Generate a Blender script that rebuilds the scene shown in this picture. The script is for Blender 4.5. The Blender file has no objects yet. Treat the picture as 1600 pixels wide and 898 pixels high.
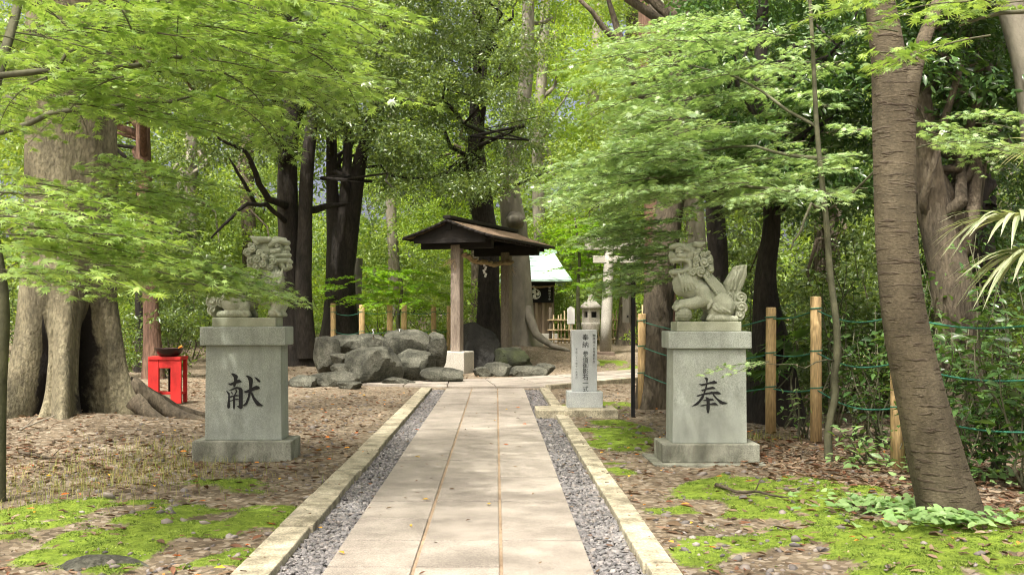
import bpy, bmesh, math, random
import numpy as np
from mathutils import Vector, Matrix, Euler, geometry
R = math.radians
rng = np.random.default_rng(11)
random.seed(5)
S = bpy.context.scene
COL = S.collection

# ------------------------------------------------------------------ camera, sky, sun, exposure
F, VX, HY, EYE = 1650.0, 775.0, 491.0, 1.45      # focal length in photo pixels, vanishing point, eye height
cam = bpy.data.cameras.new('camera'); camo = bpy.data.objects.new('camera', cam); COL.objects.link(camo)
camo.location = (0, 0, EYE); camo.rotation_euler = (R(90), 0, 0)
cam.sensor_width = 36; cam.lens = F / 1600 * 36
cam.shift_x = (800 - VX) / 1600; cam.shift_y = (HY - 449) / 1600
cam.clip_start = 0.1; cam.clip_end = 600
S.camera = camo
SUN_EL, SUN_AZ = 63, -150          # azimuth from +Y, positive to the right
w = bpy.data.worlds.new('World'); S.world = w; w.use_nodes = True
nt = w.node_tree; bg = nt.nodes['Background']
sky = nt.nodes.new('ShaderNodeTexSky'); sky.sky_type = 'NISHITA'; sky.sun_disc = False
sky.sun_elevation = R(SUN_EL); sky.sun_rotation = R(SUN_AZ); sky.air_density = 0.22; sky.dust_density = 9.0; sky.ozone_density = 0.3
nt.links.new(sky.outputs[0], bg.inputs[0]); bg.inputs[1].default_value = 0.15
sl = bpy.data.lights.new('sun', 'SUN'); sl.energy = 2.1; sl.angle = R(1.0); sl.color = (1, .95, .86)
so = bpy.data.objects.new('sun', sl); COL.objects.link(so)
sd = Vector((math.sin(R(SUN_AZ)) * math.cos(R(SUN_EL)), math.cos(R(SUN_AZ)) * math.cos(R(SUN_EL)), math.sin(R(SUN_EL))))
so.rotation_euler = sd.to_track_quat('Z', 'Y').to_euler(); so.location = sd * 40
S.view_settings.view_transform = 'Standard'; S.view_settings.look = 'None'
S.view_settings.gamma = 1; S.view_settings.use_curve_mapping = False
S.view_settings.exposure = 1.92
S.render.engine = 'CYCLES'
cy = S.cycles
S.render.filter_size = 1.1; cy.filter_width = 1.1
cy.max_bounces = 7; cy.diffuse_bounces = 4; cy.glossy_bounces = 2; cy.transmission_bounces = 4; cy.transparent_max_bounces = 4
cy.sample_clamp_indirect = 6; cy.caustics_reflective = False; cy.caustics_refractive = False

# ------------------------------------------------------------------ helpers
def at(px, py, d):
    """measured photo position at distance d -> metres"""
    return Vector(((px - VX) / F * d, d, EYE - (py - HY) / F * d))
def X(px, d): return (px - VX) / F * d
def Z(py, d): return EYE - (py - HY) / F * d

_perm = np.random.default_rng(3).random((256, 256))
def vnoise(x, y):
    xi = np.floor(x).astype(int); yi = np.floor(y).astype(int); fx = x - xi; fy = y - yi
    fx = fx * fx * (3 - 2 * fx); fy = fy * fy * (3 - 2 * fy)
    g = lambda a, b: _perm[a & 255, b & 255]
    return (g(xi, yi) * (1 - fx) + g(xi + 1, yi) * fx) * (1 - fy) + (g(xi, yi + 1) * (1 - fx) + g(xi + 1, yi + 1) * fx) * fy
def fbm(x, y, o=4):
    x = np.asarray(x, float); y = np.asarray(y, float); s = 0; a = .5
    for k in range(o): s = s + a * vnoise(x + 17.3 * k, y + 5.1 * k); x = x * 2.03; y = y * 2.03; a *= .5
    return s / (1 - .5 ** o)
def sstep(a, b, x):
    t = np.clip((x - a) / (b - a), 0, 1); return t * t * (3 - 2 * t)

class MB:
    def __init__(s): s.v = []; s.f = []; s.n = 0; s.sm = []
    def add(s, V, Fc, smooth=False):
        V = np.asarray([tuple(p) for p in V], float).reshape(-1, 3)
        s.v.append(V); s.f += [tuple(i + s.n for i in f) for f in Fc]; s.sm += [smooth] * len(Fc); s.n += len(V)
        return s
    def box(s, c, size, rz=0, tilt=None, taper=1.0, bev=0.0):
        hx, hy, hz = [q / 2 for q in size]
        bm = bmesh.new(); bmesh.ops.create_cube(bm, size=1)
        for v in bm.verts:
            t = taper if v.co.z > 0 else 1
            v.co = Vector((v.co.x * size[0] * t, v.co.y * size[1] * t, v.co.z * size[2]))
        if bev > 0: bmesh.ops.bevel(bm, geom=bm.edges[:], offset=bev, segments=2, affect='EDGES', profile=.6)
        M = Matrix.Translation(c) @ (tilt.to_matrix().to_4x4() if tilt else Matrix.Rotation(rz, 4, 'Z'))
        bm.verts.index_update()
        s.add([M @ v.co for v in bm.verts], [[v.index for v in f.verts] for f in bm.faces]); bm.free(); return s
    def tube(s, pts, rad, seg=8, cap=True, wob=0.0):
        pts = [Vector(p) for p in pts]; n = len(pts)
        if not hasattr(rad, '__len__'): rad = [rad] * n
        V = []; up = Vector((0, 0, 1)); prev = None
        for i in range(n):
            t = (pts[min(i + 1, n - 1)] - pts[max(i - 1, 0)])
            if t.length < 1e-9: t = Vector((0, 0, 1))
            t.normalize()
            if prev is None:
                a = t.orthogonal().normalized()
            else:
                a = prev - t * prev.dot(t)
                a = a.normalized() if a.length > 1e-6 else t.orthogonal().normalized()
            prev = a; b = t.cross(a)
            for k in range(seg):
                q = 2 * math.pi * k / seg
                r = rad[i] * (1 + (wob * (random.random() - .5) if wob else 0))
                V.append(pts[i] + (a * math.cos(q) + b * math.sin(q)) * r)
        Fc = [(i * seg + k, i * seg + (k + 1) % seg, (i + 1) * seg + (k + 1) % seg, (i + 1) * seg + k) for i in range(n - 1) for k in range(seg)]
        if cap: Fc += [tuple(reversed(range(seg))), tuple((n - 1) * seg + k for k in range(seg))]
        return s.add(V, Fc, True)
    def lathe(s, prof, seg=24, c=(0, 0, 0)):
        V = [(c[0] + r * math.cos(2 * math.pi * k / seg), c[1] + r * math.sin(2 * math.pi * k / seg), c[2] + z) for r, z in prof for k in range(seg)]
        n = len(prof)
        Fc = [(i * seg + k, i * seg + (k + 1) % seg, (i + 1) * seg + (k + 1) % seg, (i + 1) * seg + k) for i in range(n - 1) for k in range(seg)]
        Fc += [tuple(reversed(range(seg))), tuple((n - 1) * seg + k for k in range(seg))]
        return s.add(V, Fc, True)
    def ell(s, c, r, rot=None, seg=16, rings=10):
        V = []; M = (rot.to_matrix() if rot else Matrix.Identity(3)); c = Vector(c)
        for i in range(rings + 1):
            t = math.pi * i / rings
            for k in range(seg):
                q = 2 * math.pi * k / seg
                V.append(c + M @ Vector((r[0] * math.sin(t) * math.cos(q), r[1] * math.sin(t) * math.sin(q), r[2] * math.cos(t))))
        Fc = [(i * seg + k, (i + 1) * seg + k, (i + 1) * seg + (k + 1) % seg, i * seg + (k + 1) % seg) for i in range(rings) for k in range(seg)]
        return s.add(V, Fc, True)
    def prism(s, poly, y0, y1, fn):
        """polygon (u,v) extruded between y0 and y1, fn maps (u,v,y) to a point"""
        n = len(poly)
        V = [fn(u, v, y1) for u, v in poly] + [fn(u, v, y0) for u, v in poly]
        tri = geometry.tessellate_polygon([[Vector((u, v, 0)) for u, v in poly]])
        Fc = [tuple(t) for t in tri] + [tuple(reversed([i + n for i in t])) for t in tri]
        Fc += [(i, (i + 1) % n, n + (i + 1) % n, n + i) for i in range(n)]
        return s.add(V, Fc)
    def build(s, name, m=None, parent=None, smooth=None, fix=False):
        V = np.concatenate(s.v) if s.v else np.zeros((0, 3))
        me = bpy.data.meshes.new(name); me.from_pydata(V.tolist(), [], s.f)
        me.polygons.foreach_set('use_smooth', np.array(s.sm if smooth is None else [smooth] * len(s.f), bool))
        if fix:
            bm = bmesh.new(); bm.from_mesh(me); bmesh.ops.recalc_face_normals(bm, faces=bm.faces[:]); bm.to_mesh(me); bm.free()
        return link(name, me, m, parent)
def link(name, me, m=None, parent=None):
    o = bpy.data.objects.new(name, me); COL.objects.link(o)
    if m and not me.materials: me.materials.append(m)
    if parent: o.parent = parent
    me.update()
    return o
def tri_mesh(name, V, T, m=None, parent=None, smooth=False):
    """fast mesh from numpy arrays of vertices and triangles"""
    V = np.ascontiguousarray(V, np.float32); T = np.ascontiguousarray(T, np.int32)
    me = bpy.data.meshes.new(name); me.vertices.add(len(V)); me.vertices.foreach_set('co', V.ravel())
    me.loops.add(T.size); me.loops.foreach_set('vertex_index', T.ravel())
    me.polygons.add(len(T)); me.polygons.foreach_set('loop_start', np.arange(0, T.size, 3, dtype=np.int32))
    try: me.polygons.foreach_set('loop_total', np.full(len(T), 3, np.int32))
    except Exception: pass
    if smooth: me.polygons.foreach_set('use_smooth', np.ones(len(T), bool))
    me.update(calc_edges=True); me.validate()
    return link(name, me, m, parent)
def tag(o, label=None, cat=None, group=None, kind=None):
    if label: o['label'] = label
    if cat: o['category'] = cat
    if group: o['group'] = group
    if kind: o['kind'] = kind
    return o
def empty(name, loc=(0, 0, 0), rz=0, label=None, cat=None, group=None):
    o = bpy.data.objects.new(name, None); COL.objects.link(o); o.location = loc; o.rotation_euler = (0, 0, rz); o.empty_display_size = .2
    return tag(o, label, cat, group)
def children(o): return [c for c in bpy.data.objects if c.parent == o]
def copy_tree(o, parent=None, depth=0):
    c = o.copy(); COL.objects.link(c)
    if parent: c.parent = parent
    for ch in children(o): copy_tree(ch, c, depth + 1)
    return c

# ------------------------------------------------------------------ materials
def mat(name, c1, c2=None, scale=4, rough=.85, bump=.3, bscale=None, c3=None, fine=0, spec=.3, stretch=(1, 1, 1), isl=0, metal=0, coord='Object', dist=.02, stain=None):
    m = bpy.data.materials.new(name); m.use_nodes = True; n = m.node_tree; L = n.links
    p = n.nodes['Principled BSDF']; p.inputs['Roughness'].default_value = rough; p.inputs['Specular IOR Level'].default_value = spec; p.inputs['Metallic'].default_value = metal
    tc = n.nodes.new('ShaderNodeTexCoord'); mp = n.nodes.new('ShaderNodeMapping'); mp.inputs['Scale'].default_value = stretch
    L.new(tc.outputs[coord], mp.inputs[0])
    no = n.nodes.new('ShaderNodeTexNoise'); no.inputs['Scale'].default_value = scale; no.inputs['Detail'].default_value = 8; no.inputs['Roughness'].default_value = .62
    L.new(mp.outputs[0], no.inputs['Vector'])
    cr = n.nodes.new('ShaderNodeValToRGB'); e = cr.color_ramp.elements
    e[0].position = .3; e[1].position = .7; e[0].color = (*c1, 1); e[1].color = (*(c2 or c1), 1)
    if c3: x = e.new(.5); x.color = (*c3, 1)
    L.new(no.outputs[0], cr.inputs[0]); out = cr.outputs[0]
    if fine:
        vo = n.nodes.new('ShaderNodeTexNoise'); vo.inputs['Scale'].default_value = fine; vo.inputs['Detail'].default_value = 3; L.new(mp.outputs[0], vo.inputs['Vector'])
        r2 = n.nodes.new('ShaderNodeMapRange'); r2.inputs[1].default_value = .3; r2.inputs[2].default_value = .7; r2.inputs[3].default_value = .62; r2.inputs[4].default_value = 1.35
        L.new(vo.outputs[0], r2.inputs[0])
        mx = n.nodes.new('ShaderNodeVectorMath'); mx.operation = 'SCALE'; L.new(out, mx.inputs[0]); L.new(r2.outputs[0], mx.inputs['Scale']); out = mx.outputs[0]
    if stain:
        mp2 = n.nodes.new('ShaderNodeMapping'); mp2.inputs['Scale'].default_value = stain[1]; L.new(tc.outputs[coord], mp2.inputs[0])
        vo = n.nodes.new('ShaderNodeTexNoise'); vo.inputs['Scale'].default_value = stain[0]; vo.inputs['Detail'].default_value = 7; vo.inputs['Roughness'].default_value = .68; L.new(mp2.outputs[0], vo.inputs['Vector'])
        r2 = n.nodes.new('ShaderNodeMapRange'); r2.inputs[1].default_value = .38; r2.inputs[2].default_value = .56; r2.inputs[3].default_value = stain[2]; r2.inputs[4].default_value = 1.0
        L.new(vo.outputs[0], r2.inputs[0])
        mx = n.nodes.new('ShaderNodeVectorMath'); mx.operation = 'SCALE'; L.new(out, mx.inputs[0]); L.new(r2.outputs[0], mx.inputs['Scale']); out = mx.outputs[0]
    if isl:
        ge = n.nodes.new('ShaderNodeNewGeometry'); r3 = n.nodes.new('ShaderNodeMapRange'); r3.inputs[3].default_value = 1 - isl; r3.inputs[4].default_value = 1 + isl
        L.new(ge.outputs['Random Per Island'], r3.inputs[0])
        mx = n.nodes.new('ShaderNodeVectorMath'); mx.operation = 'SCALE'; L.new(out, mx.inputs[0]); L.new(r3.outputs[0], mx.inputs['Scale']); out = mx.outputs[0]
    L.new(out, p.inputs['Base Color'])
    if bump:
        b = n.nodes.new('ShaderNodeBump'); b.inputs['Strength'].default_value = bump; b.inputs['Distance'].default_value = dist
        nb = n.nodes.new('ShaderNodeTexNoise'); nb.inputs['Scale'].default_value = bscale or scale * 4; nb.inputs['Detail'].default_value = 6; nb.inputs['Roughness'].default_value = .65
        L.new(mp.outputs[0], nb.inputs['Vector']); L.new(nb.outputs[0], b.inputs['Height']); L.new(b.outputs[0], p.inputs['Normal'])
    return m
def leafmat(name, cols, trans=.4, rough=.42, spec=.5, tcol=None):
    m = bpy.data.materials.new(name); m.use_nodes = True; n = m.node_tree; L = n.links
    p = n.nodes['Principled BSDF']; p.inputs['Roughness'].default_value = rough; p.inputs['Specular IOR Level'].default_value = spec
    ge = n.nodes.new('ShaderNodeNewGeometry'); cr = n.nodes.new('ShaderNodeValToRGB'); e = cr.color_ramp.elements
    e[0].color = (*cols[0], 1); e[1].color = (*cols[-1], 1)
    for i, c in enumerate(cols[1:-1]): x = e.new((i + 1) / (len(cols) - 1)); x.color = (*c, 1)
    L.new(ge.outputs['Random Per Island'], cr.inputs[0]); L.new(cr.outputs[0], p.inputs['Base Color'])
    if trans:
        t = n.nodes.new('ShaderNodeBsdfTranslucent'); mx = n.nodes.new('ShaderNodeMixShader'); mx.inputs[0].default_value = trans
        v = n.nodes.new('ShaderNodeVectorMath'); v.operation = 'MULTIPLY'; v.inputs[1].default_value = tcol or (1.7, 1.5, .7)
        L.new(cr.outputs[0], v.inputs[0]); L.new(v.outputs[0], t.inputs[0])
        L.new(p.outputs[0], mx.inputs[1]); L.new(t.outputs[0], mx.inputs[2]); L.new(mx.outputs[0], n.nodes['Material Output'].inputs[0])
    return m
M = {}
M['granite'] = mat('granite', (.245, .27, .235), (.36, .39, .335), 2.2, .75, .12, 220, fine=160, stain=(5, (1.6, 1.6, .28), .84))
M['granite_base'] = mat('granite_weathered', (.15, .155, .115), (.30, .31, .25), 3.5, .85, .25, 120, fine=120, stain=(7, (1, 1, .6), .6))
M['statue'] = mat('carved_stone', (.235, .255, .18), (.375, .39, .295), 5, .85, .15, 160, fine=260, dist=.004)
M['monument'] = mat('polished_granite', (.30, .325, .32), (.40, .42, .41), 3, .5, .06, 300, fine=180)
M['black'] = mat('black_paint', (.008, .008, .009), (.014, .014, .014), 8, .6, .1)
M['slab'] = mat('paving_stone', (.232, .208, .174), (.318, .288, .242), 1.6, .8, .12, 180, fine=140, isl=.08, dist=.006, stain=(3.2, (1, 1, 1), .84))
M['kerb'] = mat('kerb_stone', (.27, .245, .165), (.43, .395, .29), 3, .9, .35, 60, fine=70, isl=.12, stain=(6, (1, 1, 1), .6))
M['joint'] = mat('joint_sand', (.20, .145, .09), (.32, .245, .165), 12, .95, .3, 90)
M['pebble'] = leafmat('pebble', [(.065, .065, .065), (.165, .16, .155), (.115, .113, .113), (.26, .245, .23), (.085, .085, .087), (.20, .18, .16)], 0, .65, .4)
M['stone'] = leafmat('loose_stone', [(.12, .105, .09), (.20, .175, .15), (.085, .08, .076), (.26, .235, .205)], 0, .8, .3)
M['rock'] = mat('boulder', (.032, .034, .025), (.125, .125, .097), 2.6, .9, .8, 14, c3=(.075, .077, .058), fine=40, stain=(1.3, (1, 1, 1), .6), dist=.05)
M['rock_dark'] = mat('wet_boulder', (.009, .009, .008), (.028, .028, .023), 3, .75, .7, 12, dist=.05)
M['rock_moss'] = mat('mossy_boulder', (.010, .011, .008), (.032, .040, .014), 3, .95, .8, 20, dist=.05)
M['bark_pale'] = mat('pale_bark', (.075, .07, .04), (.225, .205, .13), 2.2, .9, 1, 26, c3=(.155, .138, .086), fine=34, stain=(4, (1, 1, .35), .6), stretch=(1, 1, .45), dist=.04)
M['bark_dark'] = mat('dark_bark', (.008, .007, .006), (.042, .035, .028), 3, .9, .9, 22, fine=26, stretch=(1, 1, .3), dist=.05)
M['bark_mid'] = mat('brown_bark', (.036, .030, .020), (.125, .103, .07), 3, .9, 1, 24, fine=30, stretch=(1, 1, .3), dist=.05)
M['bark_red'] = mat('reddish_bark', (.07, .04, .027), (.19, .115, .078), 2.5, .9, 1, 22, fine=26, stretch=(1, 1, .2), dist=.05)
M['bark_grey'] = mat('grey_bark', (.10, .095, .075), (.24, .22, .17), 3, .9, .5, 16, stretch=(1, 1, .4), dist=.03)
M['bark_twig'] = mat('maple_bark', (.05, .052, .03), (.12, .12, .07), 8, .85, .4, 40)
def hollow_shade_bark():
    m = M['bark_pale'].copy(); m.name = 'bark_with_hollow_shade'; n = m.node_tree; L = n.links; p = n.nodes['Principled BSDF']; src = p.inputs['Base Color'].links[0].from_socket
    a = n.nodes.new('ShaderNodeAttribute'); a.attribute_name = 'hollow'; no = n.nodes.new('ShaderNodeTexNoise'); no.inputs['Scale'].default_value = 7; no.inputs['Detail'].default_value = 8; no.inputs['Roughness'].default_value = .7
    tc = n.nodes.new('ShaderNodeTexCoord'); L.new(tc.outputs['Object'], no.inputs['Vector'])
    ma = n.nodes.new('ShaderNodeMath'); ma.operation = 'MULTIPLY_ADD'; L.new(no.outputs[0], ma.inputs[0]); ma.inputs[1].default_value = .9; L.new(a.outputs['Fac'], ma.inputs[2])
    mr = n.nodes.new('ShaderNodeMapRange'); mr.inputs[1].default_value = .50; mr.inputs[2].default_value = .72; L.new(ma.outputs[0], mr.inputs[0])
    mx = n.nodes.new('ShaderNodeMix'); mx.data_type = 'RGBA'; L.new(mr.outputs[0], mx.inputs[0]); L.new(src, mx.inputs[6]); mx.inputs[7].default_value = (.012, .0095, .007, 1); L.new(mx.outputs[2], p.inputs['Base Color'])  # near-black recess shade painted into the hollow over the bark colour
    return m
M['bark_hollow_shade'] = hollow_shade_bark()
M['hollow'] = mat('hollow_painted_shade', (.006, .005, .004), (.03, .024, .017), 5, .95, .8, 14)  # near-black tone standing for the shade inside the hollow
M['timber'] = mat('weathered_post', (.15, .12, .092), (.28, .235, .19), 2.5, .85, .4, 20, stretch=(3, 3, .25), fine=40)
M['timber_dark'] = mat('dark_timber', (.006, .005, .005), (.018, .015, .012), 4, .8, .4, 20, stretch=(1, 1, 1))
M['roof_bark'] = mat('bark_shingle_roof', (.10, .07, .045), (.27, .19, .125), 9, .95, .8, 40, c3=(.17, .12, .08), dist=.03)
M['fence_wood'] = mat('fence_pine', (.36, .245, .11), (.54, .39, .20), 3, .75, .3, 30, stretch=(4, 4, .3), fine=30)
M['rope_green'] = mat('green_rope', (.02, .13, .085), (.05, .21, .14), 30, .6, .5, 200)
M['bamboo'] = mat('bamboo', (.20, .15, .08), (.38, .29, .16), 5, .7, .3, isl=.25)
M['straw'] = mat('straw', (.30, .21, .12), (.48, .36, .21), 20, .95, .8, 120)
M['paper'] = mat('white_paper', (.75, .75, .72), (.8, .8, .78), 4, .8, 0)
M['red'] = mat('vermilion_paint', (.42, .016, .015), (.55, .03, .025), 4, .55, .15, 40, stain=(6, (1, 1, .5), .7))
M['lacquer'] = mat('black_lacquer', (.016, .008, .007), (.03, .014, .012), 6, .35, .1)
M['copper'] = mat('verdigris_copper_roof', (.33, .50, .44), (.47, .63, .56), 3, .6, .2, 30)
M['shrine_wood'] = mat('shrine_boards', (.15, .115, .08), (.27, .215, .155), 3, .85, .4, 20, stretch=(4, 4, .3))
M['cloth'] = mat('black_curtain', (.006, .006, .008), (.012, .012, .014), 5, .9, .1)
M['concrete'] = mat('torii_stone', (.30, .29, .25), (.45, .43, .37), 2, .85, .25, 30, fine=60)
M['brownstone'] = mat('brown_plinth', (.10, .075, .055), (.17, .13, .10), 4, .85, .3)
M['metal'] = mat('tap_metal', (.5, .5, .5), (.6, .6, .62), 3, .25, 0, metal=1)
M['maple_l'] = leafmat('maple_leaf', [(.15, .25, .065), (.24, .36, .095), (.31, .43, .125), (.18, .295, .075)], .36, .33, .8, (1.4, 1.4, .65))
M['maple_r'] = leafmat('maple_leaf_right', [(.16, .26, .10), (.245, .365, .145), (.33, .45, .20), (.19, .305, .115)], .33, .30, .9, (1.35, 1.35, .75))
M['maple_far'] = leafmat('maple_leaf_far', [(.12, .26, .02), (.20, .38, .035), (.16, .31, .03)], .52, .5, .3, (1.8, 1.55, .5))
M['dark_leaf'] = leafmat('evergreen_leaf', [(.045, .08, .025), (.085, .135, .04), (.12, .175, .055), (.06, .10, .03)], .36, .33, .55, (2.2, 2.0, .7))
M['mid_leaf'] = leafmat('broad_leaf', [(.085, .155, .035), (.15, .23, .055), (.20, .28, .07), (.105, .18, .04)], .45, .4, .45, (2.0, 1.8, .6))
M['light_leaf'] = leafmat('light_leaf', [(.10, .19, .025), (.17, .28, .04), (.22, .33, .05)], .5, .45, .35, (1.9, 1.6, .55))
M['gloss_leaf'] = leafmat('laurel_leaf', [(.03, .075, .022), (.06, .12, .035), (.085, .155, .045), (.04, .09, .028)], .25, .25, .6, (2.0, 1.9, .6))
M['litter'] = leafmat('dry_leaf', [(.05, .036, .023), (.125, .088, .052), (.205, .155, .098), (.09, .056, .032), (.28, .225, .155), (.145, .065, .034), (.07, .05, .032)], .15, .8, .2, (1.4, 1.1, .8))
M['yellow'] = leafmat('yellow_leaf', [(.55, .38, .04), (.6, .25, .04), (.45, .08, .03)], .2, .7, .2)
M['mosst'] = mat('moss_blade', (.075, .125, .016), (.21, .275, .055), 4.5, .8, 0, c3=(.13, .195, .03), isl=.3, spec=.15, fine=30)
M['grass'] = leafmat('grass_blade', [(.13, .17, .04), (.25, .26, .08), (.33, .29, .12), (.17, .23, .05)], .35, .6, .2, (1.3, 1.3, .6))
M['cover'] = leafmat('ivy_leaf', [(.15, .28, .09), (.22, .36, .13), (.28, .42, .17)], .35, .4, .5, (1.4, 1.4, .6))
M['palm'] = leafmat('palm_blade', [(.16, .22, .10), (.30, .33, .20), (.42, .43, .31), (.23, .29, .14)], .3, .35, .5, (1.4, 1.4, .7))

def bark_ring():
    m = bpy.data.materials.new('cherry_bark'); m.use_nodes = True; n = m.node_tree; L = n.links
    p = n.nodes['Principled BSDF']; p.inputs['Roughness'].default_value = .85; p.inputs['Specular IOR Level'].default_value = .25
    tc = n.nodes.new('ShaderNodeTexCoord')
    def noise(scale, st, d=6, ro=.6, dis=0):
        mp = n.nodes.new('ShaderNodeMapping'); mp.inputs['Scale'].default_value = st; L.new(tc.outputs['Object'], mp.inputs[0])
        a = n.nodes.new('ShaderNodeTexNoise'); a.inputs['Scale'].default_value = scale; a.inputs['Detail'].default_value = d; a.inputs['Roughness'].default_value = ro; a.inputs['Distortion'].default_value = dis; L.new(mp.outputs[0], a.inputs['Vector']); return a.outputs[0]
    def mth(op, a, b, c=None):
        q = n.nodes.new('ShaderNodeMath'); q.operation = op
        for k, v in enumerate((a, b, c)):
            if v is None: continue
            if isinstance(v, (int, float)): q.inputs[k].default_value = v
            else: L.new(v, q.inputs[k])
        return q.outputs[0]
    lines = noise(6, (1, 1, 6.5), 3, .5, .35); grit = noise(45, (1, 1, 1.6), 5, .7); patch = noise(2.2, (1, 1, .8), 5, .6); ring = noise(1.2, (.3, .3, 9), 2, .5)
    mr = n.nodes.new('ShaderNodeMapRange'); mr.interpolation_type = 'SMOOTHSTEP'; mr.inputs[1].default_value = .55; mr.inputs[2].default_value = .66; L.new(lines, mr.inputs[0])
    base = mth('ADD', mth('MULTIPLY', patch, .45), mth('MULTIPLY_ADD', grit, .42, mth('MULTIPLY', ring, .22)))
    cr = n.nodes.new('ShaderNodeValToRGB'); e = cr.color_ramp.elements
    e[0].position = .36; e[0].color = (.03, .025, .016, 1); e[1].position = .72; e[1].color = (.165, .138, .09, 1); x = e.new(.53); x.color = (.08, .067, .043, 1)
    L.new(base, cr.inputs[0])
    mx = n.nodes.new('ShaderNodeMix'); mx.data_type = 'RGBA'; L.new(mth('MULTIPLY', mr.outputs[0], .7), mx.inputs[0]); L.new(cr.outputs[0], mx.inputs[6]); mx.inputs[7].default_value = (.05, .036, .025, 1)
    L.new(mx.outputs[2], p.inputs['Base Color'])
    h = mth('ADD', mth('MULTIPLY', grit, .7), mth('MULTIPLY', mr.outputs[0], .8))
    bu = n.nodes.new('ShaderNodeBump'); bu.inputs['Strength'].default_value = .9; bu.inputs['Distance'].default_value = .016
    L.new(h, bu.inputs['Height']); L.new(bu.outputs[0], p.inputs['Normal'])
    return m
M['bark_ring'] = bark_ring()

# ------------------------------------------------------------------ ground
PL, PR, KL0, KL1, KR0, KR1, PEND = -.955, .542, -1.443, -1.222, .837, 1.005, 20.3
def height(x, y):
    x = np.asarray(x, float); y = np.asarray(y, float)
    h = .5 * sstep(25, 40, y) + .9 * sstep(40, 70, y)
    h = h + .10 * (fbm(x * .55 + 40, y * .55) - .5) + .05 * (fbm(x * 2.1, y * 2.1 + 9) - .5) + .03 * (fbm(x * 7, y * 7) - .5)
    h = h + .22 * np.exp(-((x + 5.1) ** 2 + (y - 12.6) ** 2) / 2.6) + .25 * np.exp(-((x - .8) ** 2 + (y - 32.5) ** 2) / 4)
    h = h + .05 * sstep(1.5, 3.2, x) * sstep(12, 7, y) + .03 * np.exp(-((x - 4.2) ** 2 + (y - 7.2) ** 2) / .5)
    h = h + .03 * moss_mask(x, y) * (.3 + fbm(x * 5, y * 5))
    # flat beside the path and where the paved crossing runs
    onp = sstep(-2.2, -1.5, x) * (1 - sstep(1.05, 1.7, x)) * (1 - sstep(24.5, 26, y))
    h = h * (1 - onp) + .02 * onp
    inner = ((x > KL0 + .03) & (x < KR1 - .03) & (y < PEND)).astype(float)
    return h * (1 - inner) - .04 * inner
def moss_mask(x, y):
    x = np.asarray(x, float); y = np.asarray(y, float)
    g = lambda cx, cy, sx, sy, a=1: a * np.exp(-(((x - cx) / sx) ** 2 + ((y - cy) / sy) ** 2) ** 1.5)
    m = g(2.85, 6.6, 1.5, 1.1, 1.5) + g(2.3, 8.3, .8, 1.0, 1.4) + g(2.0, 7.7, .8, .8, .9) + g(3.6, 6.0, 1.4, .6, 1.3) + g(1.35, 6.35, .3, .6, .85)
    m = m + g(1.45, 13, .5, 1.9, 1.0) + g(1.15, 10.4, .2, 1.6, .6) + g(1.6, 16.5, .9, 1.2, .7)
    m = m + g(-1.95, 6.3, .55, .75, .95) + g(-2.2, 7.3, 1.0, .6, .66) + g(-2.9, 7.6, 1.3, .8, .62) + g(-1.6, 7.3, .35, .8, .6) + g(-2.3, 8.7, .6, .7, .45)
    m = m + g(3.2, 28.5, 1.3, 1.5, .8) + g(-3.3, 6.4, .8, .5, .6)
    n = fbm(x * 2.6 + 3, y * 2.6 + 7); n2 = fbm(x * 9, y * 9 + 4)
    return sstep(.28, .80, m * (.1 + 1.5 * sstep(.3, .68, n)) + .55 * (n2 - .5))
def litter_mask(x, y):
    x = np.asarray(x, float); y = np.asarray(y, float)
    g = lambda cx, cy, sx, sy, a=1: a * np.exp(-(((x - cx) / sx) ** 2 + ((y - cy) / sy) ** 2))
    m = g(3.9, 8.9, 1.2, 2.2, 1.3) + g(3.0, 11.0, .9, 1.3, .9) + g(-4.3, 10.2, 1.5, 1.3, .6)  + g(4.6, 6.8, .9, .9, 1)
    m = m + .10 + .25 * (x > 5) + .25 * (x < -5) + g(-2.3, 13.5, 1.2, 4, .18)
    return np.clip(m, 0, 1.2)
def spaced(a, b, fine0, fine1, s, g):
    out = list(np.arange(fine0, fine1, s)); st = s; q = fine1
    while q < b: out.append(q); st *= g; q += st
    st = s; q = fine0 - s
    while q > a: out.insert(0, q); st *= g; q -= st
    return np.array(out)
gx = spaced(-140, 140, -6.5, 6.5, .1, 1.16); gy = spaced(-60, 260, 5, 24, .12, 1.13)
GX, GY = np.meshgrid(gx, gy); gz = height(GX, GY); gz = np.where(GY > 0, gz, gz)
V = np.stack([GX.ravel(), GY.ravel(), gz.ravel()], 1); nx, ny = len(gx), len(gy)
i0 = (np.arange(ny - 1)[:, None] * nx + np.arange(nx - 1)[None]).ravel()
T = np.concatenate([np.stack([i0, i0 + 1, i0 + nx + 1], 1), np.stack([i0, i0 + nx + 1, i0 + nx], 1)])
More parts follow.
